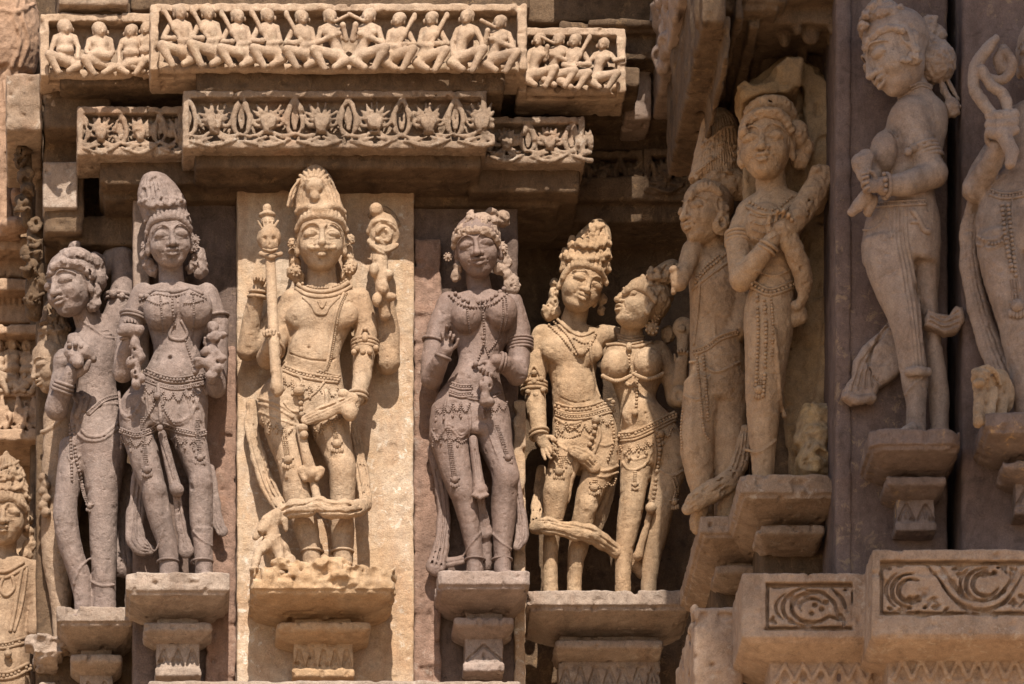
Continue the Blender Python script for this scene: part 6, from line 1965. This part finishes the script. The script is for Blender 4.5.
hand(s, (998, 152, 68), (.05, -1, .2), (1, .1, 0), 34, 62, -1)
head(s, (1046, 60, 50), 74, yaw=-20, roll=0)
s.chain([(1044, 80, 40, 14), (1044, 110, 36, 16)], 3)
for P in ([(977, 236), (990, 240), (1004, 234), (1012, 216)], [(977, 244), (992, 248), (1008, 240)], [(1012, 200), (1014, 240), (1020, 290)]): s.stroke(P, 1.6, .8)
finish(s, .5); s.mesh('body', SLATE, t)
o = Orn(s)
o.band([(990, 192), (1006, 196), (1030, 192)], 5, 1.6); o.beads([(1002, 205), (1006, 240), (1012, 270)], 2.2, .6); o.beads([(1008, 205), (1012, 240), (1016, 275)], 2.2, .6); o.tassel([(1014, 280), (1016, 300), (1017, 306)], 4, 8)
o.beads([(980, 238), (994, 244), (1008, 238)], 1.6)
o.build('girdle', SLATE, t)
x = Sculpt(958, 24, 1020, 170, 20, 110, .9, D)
for P in ([(996, 118, 80, 5), (984, 104, 78, 5.5), (974, 88, 76, 5.5), (976, 66, 74, 6), (988, 48, 74, 5.5), (996, 38, 74, 3.5)], [(1008, 112, 80, 5), (1004, 96, 80, 5.5), (990, 84, 80, 5), (982, 70, 80, 4.5)],
          [(982, 70, 74, 4.5), (992, 80, 74, 4.5), (1006, 78, 72, 5), (1012, 64, 72, 5), (1006, 52, 72, 4.5)], [(1003, 50, 66, 5), (999, 60, 68, 6), (1003, 70, 68, 6)]):
    x.chain(P, 1, curve=5)
for y in (116, 124, 132): x.chain([(990, y, 78, 5), (1002, y + 1, 84, 6.5), (1014, y - 2, 78, 5)], 1, curve=4)
x.chain([(1004, 136, 84, 7), (1012, 152, 88, 6.5), (1010, 164, 90, 5)], 2)
finish(x, .5); x.mesh('noose', SLATE, t)
x = Sculpt(958, 200, 1030, 410, 0, 70, 1.0, D)
x.ribbon([(978, 190, 24, 6), (969, 225, 16, 8), (969, 260, 14, 9), (976, 300, 14, 10), (988, 340, 16, 11), (1000, 372, 20, 12)], folds=4)
finish(x, .6); x.mesh('sash', SLATE, t)
t = thing('animal_statue', 990, 412, 500, 'small crouching stone animal at the foot of the figure with the noose', 'animal')
s = Sculpt(968, 356, 1016, 432, 10, 110, .9, D)
s.chain([(984, 384, 60, 11), (998, 380, 50, 10), (1006, 392, 44, 9)], 3); s.ell((981, 377, 74), (9, 8, 9), 3); s.ell((979, 383, 82), (6, 4, 5), 2); s.chain([(974, 372, 72, 2.5), (986, 368, 76, 3), (996, 374, 70, 3), (1000, 384, 66, 2.5)], 1, curve=4)
for q in ((979, 76), (990, 74), (1002, 60)): s.chain([(q[0] + 1, 392, q[1] - 10, 6.5), (q[0], 408, q[1], 5), (q[0] - 1, 422, q[1] + 4, 5)], 3)
s.chain([(988, 394, 52, 10), (1002, 402, 44, 11)], 4); s.ell((978, 377, 84), (2, 1.6, 3), .5, 's')
for k in range(5): s.stroke([(984 + 4 * k, 372 + k), (988 + 4 * k, 384 + 2 * k)], 1.0, .5, 's')
finish(s, .8); s.mesh('body', BROWN, t)

# ================================================================ figures of the left bays
# ---- woman seen from behind, one arm raised
D = -75
t = thing('statue', 95, 606, -40, 'grey pink stone woman seen from behind with raised arm', 'statue', GST)
s = Sculpt(40, 236, 140, 628, -10, 110, V_, D)
head(s, (71, 289, 56), 66, yaw=-44, roll=-4, pitch=2)
s.chain([(84, 308, 42, 13), (92, 330, 38, 15)], 3)
s.loft([(326, 84, 112, 36, 13), (336, 72, 120, 36, 18), (350, 68, 120, 38, 21), (368, 72, 118, 38, 20), (385, 76, 116, 37, 19), (402, 74, 120, 36, 21), (420, 70, 124, 36, 25), (440, 72, 126, 36, 27), (458, 76, 127, 36, 24), (475, 80, 126, 36, 18)], 4)
s.loft([(440, 76, 127, 40, 22), (470, 82, 124, 41, 21), (500, 87, 119, 41, 18), (525, 89, 117, 41, 16), (550, 90, 117, 41, 15), (575, 92, 116, 40, 13), (595, 93, 116, 38, 11), (625, 93, 116, 38, 10)], 4)
s.loft([(440, 60, 100, 32, 18), (470, 57, 86, 34, 17), (500, 54, 78, 38, 15), (520, 53, 78, 40, 14.5), (545, 58, 82, 38, 14), (575, 68, 90, 36, 12), (600, 74, 92, 35, 10), (625, 74, 92, 35, 9)], 4)
s.chain([(106, 338, 36, 13), (118, 312, 34, 13), (124, 285, 32, 13), (122, 258, 32, 11)], 4); s.chain([(122, 257, 32, 11), (112, 258, 28, 10), (104, 270, 24, 8)], 3)
s.chain([(78, 346, 44, 12), (64, 375, 54, 12), (57, 408, 64, 11.5)], 4); s.chain([(57, 408, 64, 11.5), (64, 388, 78, 9), (72, 372, 84, 7.5)], 3)
hand(s, (72, 376, 84), (.25, -1, .1), (1, .2, 0), 36, 35, 1, r=3.2)
s.ell((64, 362, 58), (11, 13, 12), 4)
foot(s, (84, 614, 44), (-.6, 0, .7), 22)
for P in ([(80, 422), (92, 408), (106, 404), (118, 404)], [(78, 434), (86, 440), (102, 440), (118, 428)], [(82, 430), (88, 436), (102, 436), (118, 423)], [(92, 582), (102, 586), (114, 585)], [(74, 584), (80, 568), (90, 558)], [(68, 456), (72, 462), (80, 456)]): s.stroke(P, 1.4, .8)
for a in range(3): s.stroke([(84 + 5 * a, 322 + 3 * a), (96 + 4 * a, 331 + 3 * a), (108 + 3 * a, 330 + 4 * a)], 1.1, .6)
finish(s); s0 = s; s.mesh('body', GREY, t)
o = Orn(s)
o.beads([(74, 426), (75, 450), (80, 475), (86, 500)], 1.8); o.beads([(70, 424), (71, 450), (72, 480)], 1.6); o.tassel([(80, 480), (86, 500), (90, 506)], 1.6, 4); o.band([(88, 414), (104, 400), (118, 396)], 3, 1.1); o.tube([(76, 396), (82, 404), (76, 418)], 4.5); o.tube([(80, 400), (88, 396), (84, 412)], 3)
o.build('girdle', GREY, t)
o = Orn(s)
for k in range(3): o.ring((62 + 1.2 * k, 391 - 3.6 * k, 75 + 2 * k), 10.4 - .4 * k, (.35, -1, .4), 1.8)
o.build('bracelet', GREY, t)
o = Orn(s)
o.ring((119, 297, 33), 14, (.1, -1, 0), 2.2); o.ring((119, 301, 33), 14, (.1, -1, 0), 1.6); o.bead((113, 294, 48), 4.5); o.bead((122, 296, 47), 3.5); o.ring((69, 362, 50), 13, (-.4, 1, .4), 1.8)
o.build('armlet', GREY, t)
x = Sculpt(44, 236, 116, 340, 0, 110, V_, D)
q = s.on([(50, 274), (56, 266), (68, 264), (82, 268), (92, 276)], 2, 1, 6)
x.chain_w([x.P(v) for v in q], np.full(len(q), 4.2), 2)
for v in q[::3]: x.ell((v[0], v[1] - 2, v[2] + 3), (3.2, 3.2, 3), 1)
x.loft([(252, 66, 82, 48, 14), (258, 56, 92, 48, 28), (267, 52, 97, 46, 34), (276, 52, 98, 42, 32)], 3)
x.ell((75, 248, 52), (7, 7, 9), 2); x.ell((94, 263, 52), (11, 10, 12), 2); x.ell((88, 275, 66), (9, 6, 7), 2); x.ell((98, 278, 46), (9, 14, 14), 3); x.ell((95, 292, 62), (6, 9, 6), 2); x.ell((94, 305, 60), (7, 7, 6), 2)
for i in range(22): x.ell((rs.uniform(60, 104), rs.uniform(252, 300), 76), (1.4, 3, 6), .6, 's', roll=rs.uniform(-50, 50))
curls(x); x.mesh('hair', GREY, t)
x = Sculpt(66, 325, 112, 380, 60, 120, .9, D)
x.chain([(74, 340, 88, 7), (84, 352, 92, 8), (92, 358, 88, 5)], 3); x.chain([(70, 352, 90, 6), (78, 362, 96, 6)], 2)
x.rough(1.0, 3.6); x.mesh('flower_stalk', GREY, t)
x = Sculpt(100, 460, 142, 580, -10, 70, V_, D)
x.ribbon([(124, 470, 22, 8), (122, 510, 18, 9), (120, 545, 20, 11), (122, 566, 24, 12)]); finish(x, .8); x.mesh('sash', GREY, t)

# ---- figure in profile hidden behind her
D = -120
t = thing('statue', 52, 640, -90, 'brown stone figure mostly hidden behind the woman seen from behind', 'statue', GST)
s = Sculpt(26, 330, 100, 660, -10, 110, 1.0, D)
head(s, (52, 370, 50), 54, yaw=-66, roll=-4, pitch=4)
s.chain([(60, 385, 40, 12), (64, 405, 38, 14)], 3)
s.loft([(398, 50, 84, 36, 14), (412, 44, 92, 36, 20), (440, 43, 88, 36, 20), (470, 42, 84, 36, 20), (500, 42, 82, 36, 20), (530, 41, 78, 36, 18), (560, 42, 74, 36, 16), (590, 48, 72, 36, 13), (620, 52, 70, 36, 11), (655, 52, 70, 36, 10)], 4)
s.stroke([(42, 432), (52, 428), (64, 416)], 2, 1)
for q in range(6): s.ell((43 + q % 2 * 3, 478 + q * 7, 56), (5, 5, 6), 1.5)
finish(s, .5); s.mesh('body', TAWNY, t)
headdress(t, TAWNY, [(298, 50, 58), (306, 44, 66), (322, 40, 70), (340, 37, 72), (352, 36, 74)], 46, 20, D, 2, 31, tress=4, knob=False, bumps=.9)

# ---- crowned figure at the lower left corner
D = -150
LBR = stone('tawny_sandstone', (.36, .245, .155), (.315, .20, .12), (.22, .135, .08), .5, seed=52, bump=.7)
t = thing('statue', 8, 700, -120, 'sunlit tawny stone figure with tall crown at lower left corner, cut by the edge', 'statue', GST)
s = Sculpt(-60, 490, 60, 730, -10, 110, 1.0, D)
head(s, (6, 520, 52), 62, yaw=-6, roll=3, pitch=2)
s.chain([(4, 538, 40, 13), (2, 562, 36, 15)], 3)
s.loft([(556, -16, 20, 38, 12), (566, -36, 40, 36, 18), (580, -34, 38, 36, 20), (600, -28, 30, 36, 19), (620, -26, 27, 36, 18), (640, -28, 28, 36, 20), (660, -30, 30, 36, 22), (690, -30, 30, 36, 21), (725, -28, 28, 36, 18)], 4)
s.chain([(34, 572, 36, 12), (40, 600, 36, 11), (36, 630, 40, 10)], 4); s.chain([(-34, 572, 36, 12), (-42, 610, 36, 11)], 4)
finish(s, .5); s0 = s; s.mesh('body', LBR, t)
o = Orn(s)
o.tube([(-16, 566), (4, 572), (24, 562)], 2); o.tube([(-14, 571), (4, 578), (27, 566)], 1.6); o.tube([(22, 568), (18, 590), (14, 615), (10, 632)], 2); o.tube([(27, 568), (24, 592), (20, 612), (14, 632)], 1.6); o.tube([(4, 576), (0, 588), (6, 596), (14, 588), (12, 576)], 1.8)
o.build('necklace', LBR, t)
o = Orn(s)
o.band([(-24, 640), (0, 646), (26, 640)], 5, 1.6); o.band([(-28, 668), (4, 676), (30, 666)], 6, 1.8); o.bead((8, 654, 62), 4); o.beads([(8, 650), (12, 664)], 2); o.build('girdle', LBR, t)
headdress(t, LBR, [(455, 2, 10), (462, -6, 18), (475, -12, 24), (490, -16, 28), (502, -18, 31)], 46, 24, D, 3, 33, tress=4, knob=True, bumps=1.1, band=(s0, [(-12, 508), (0, 499), (14, 499), (26, 510)]))
x = Sculpt(-34, 500, 46, 570, 0, 60, 1.0, D)
for q in ((27, 520, 6), (28, 532, 6), (30, 545, 7), (26, 555, 7)): x.ell((q[0], q[1], 36), (q[2], q[2] * 1.1, q[2]), 2)
curls(x); x.mesh('hair', LBR, t)

# ---- large weathered figure at the upper left corner
D = -190
RB = stone('rust_brown_sandstone', (.36, .225, .145), (.32, .19, .115), (.235, .135, .08), .5, seed=51, bump=.6)
t = thing('statue', 6, 250, -150, 'large rust brown stone figure at upper left corner, hip and leg in view', 'statue', GST)
s = Sculpt(-70, -70, 60, 260, -20, 110, 1.2, D)
s.loft([(-60, -40, 26, 36, 22), (-20, -40, 32, 38, 28), (20, -40, 39, 40, 33), (50, -36, 40, 40, 32), (75, -30, 34, 38, 26)], 4)
s.loft([(60, -4, 36, 38, 24), (90, -8, 22, 38, 20), (120, -8, 14, 40, 17), (150, -8, 12, 40, 15), (185, -6, 12, 38, 13), (215, -4, 14, 40, 12), (240, -8, 22, 44, 12)], 4)
s.loft([(60, -40, 0, 38, 24), (120, -46, -16, 38, 18), (240, -40, -20, 40, 12)], 4)
for P in ([(20, -10), (14, 15), (20, 40), (12, 66)], [(27, -10), (22, 15), (28, 40), (20, 66)], [(0, 10), (16, 12), (34, 4)], [(4, 82), (8, 120), (6, 150)], [(12, 80), (15, 110), (14, 140)]): s.stroke(P, 2.2, 1)
s.ell((18, 196, 56), (8, 10, 10), 3); s.ell((34, 178, 40), (8, 6, 8), 3); s.ell((14, 226, 56), (16, 8, 14), 3)
finish(s, .9); s.mesh('body', RB, t)
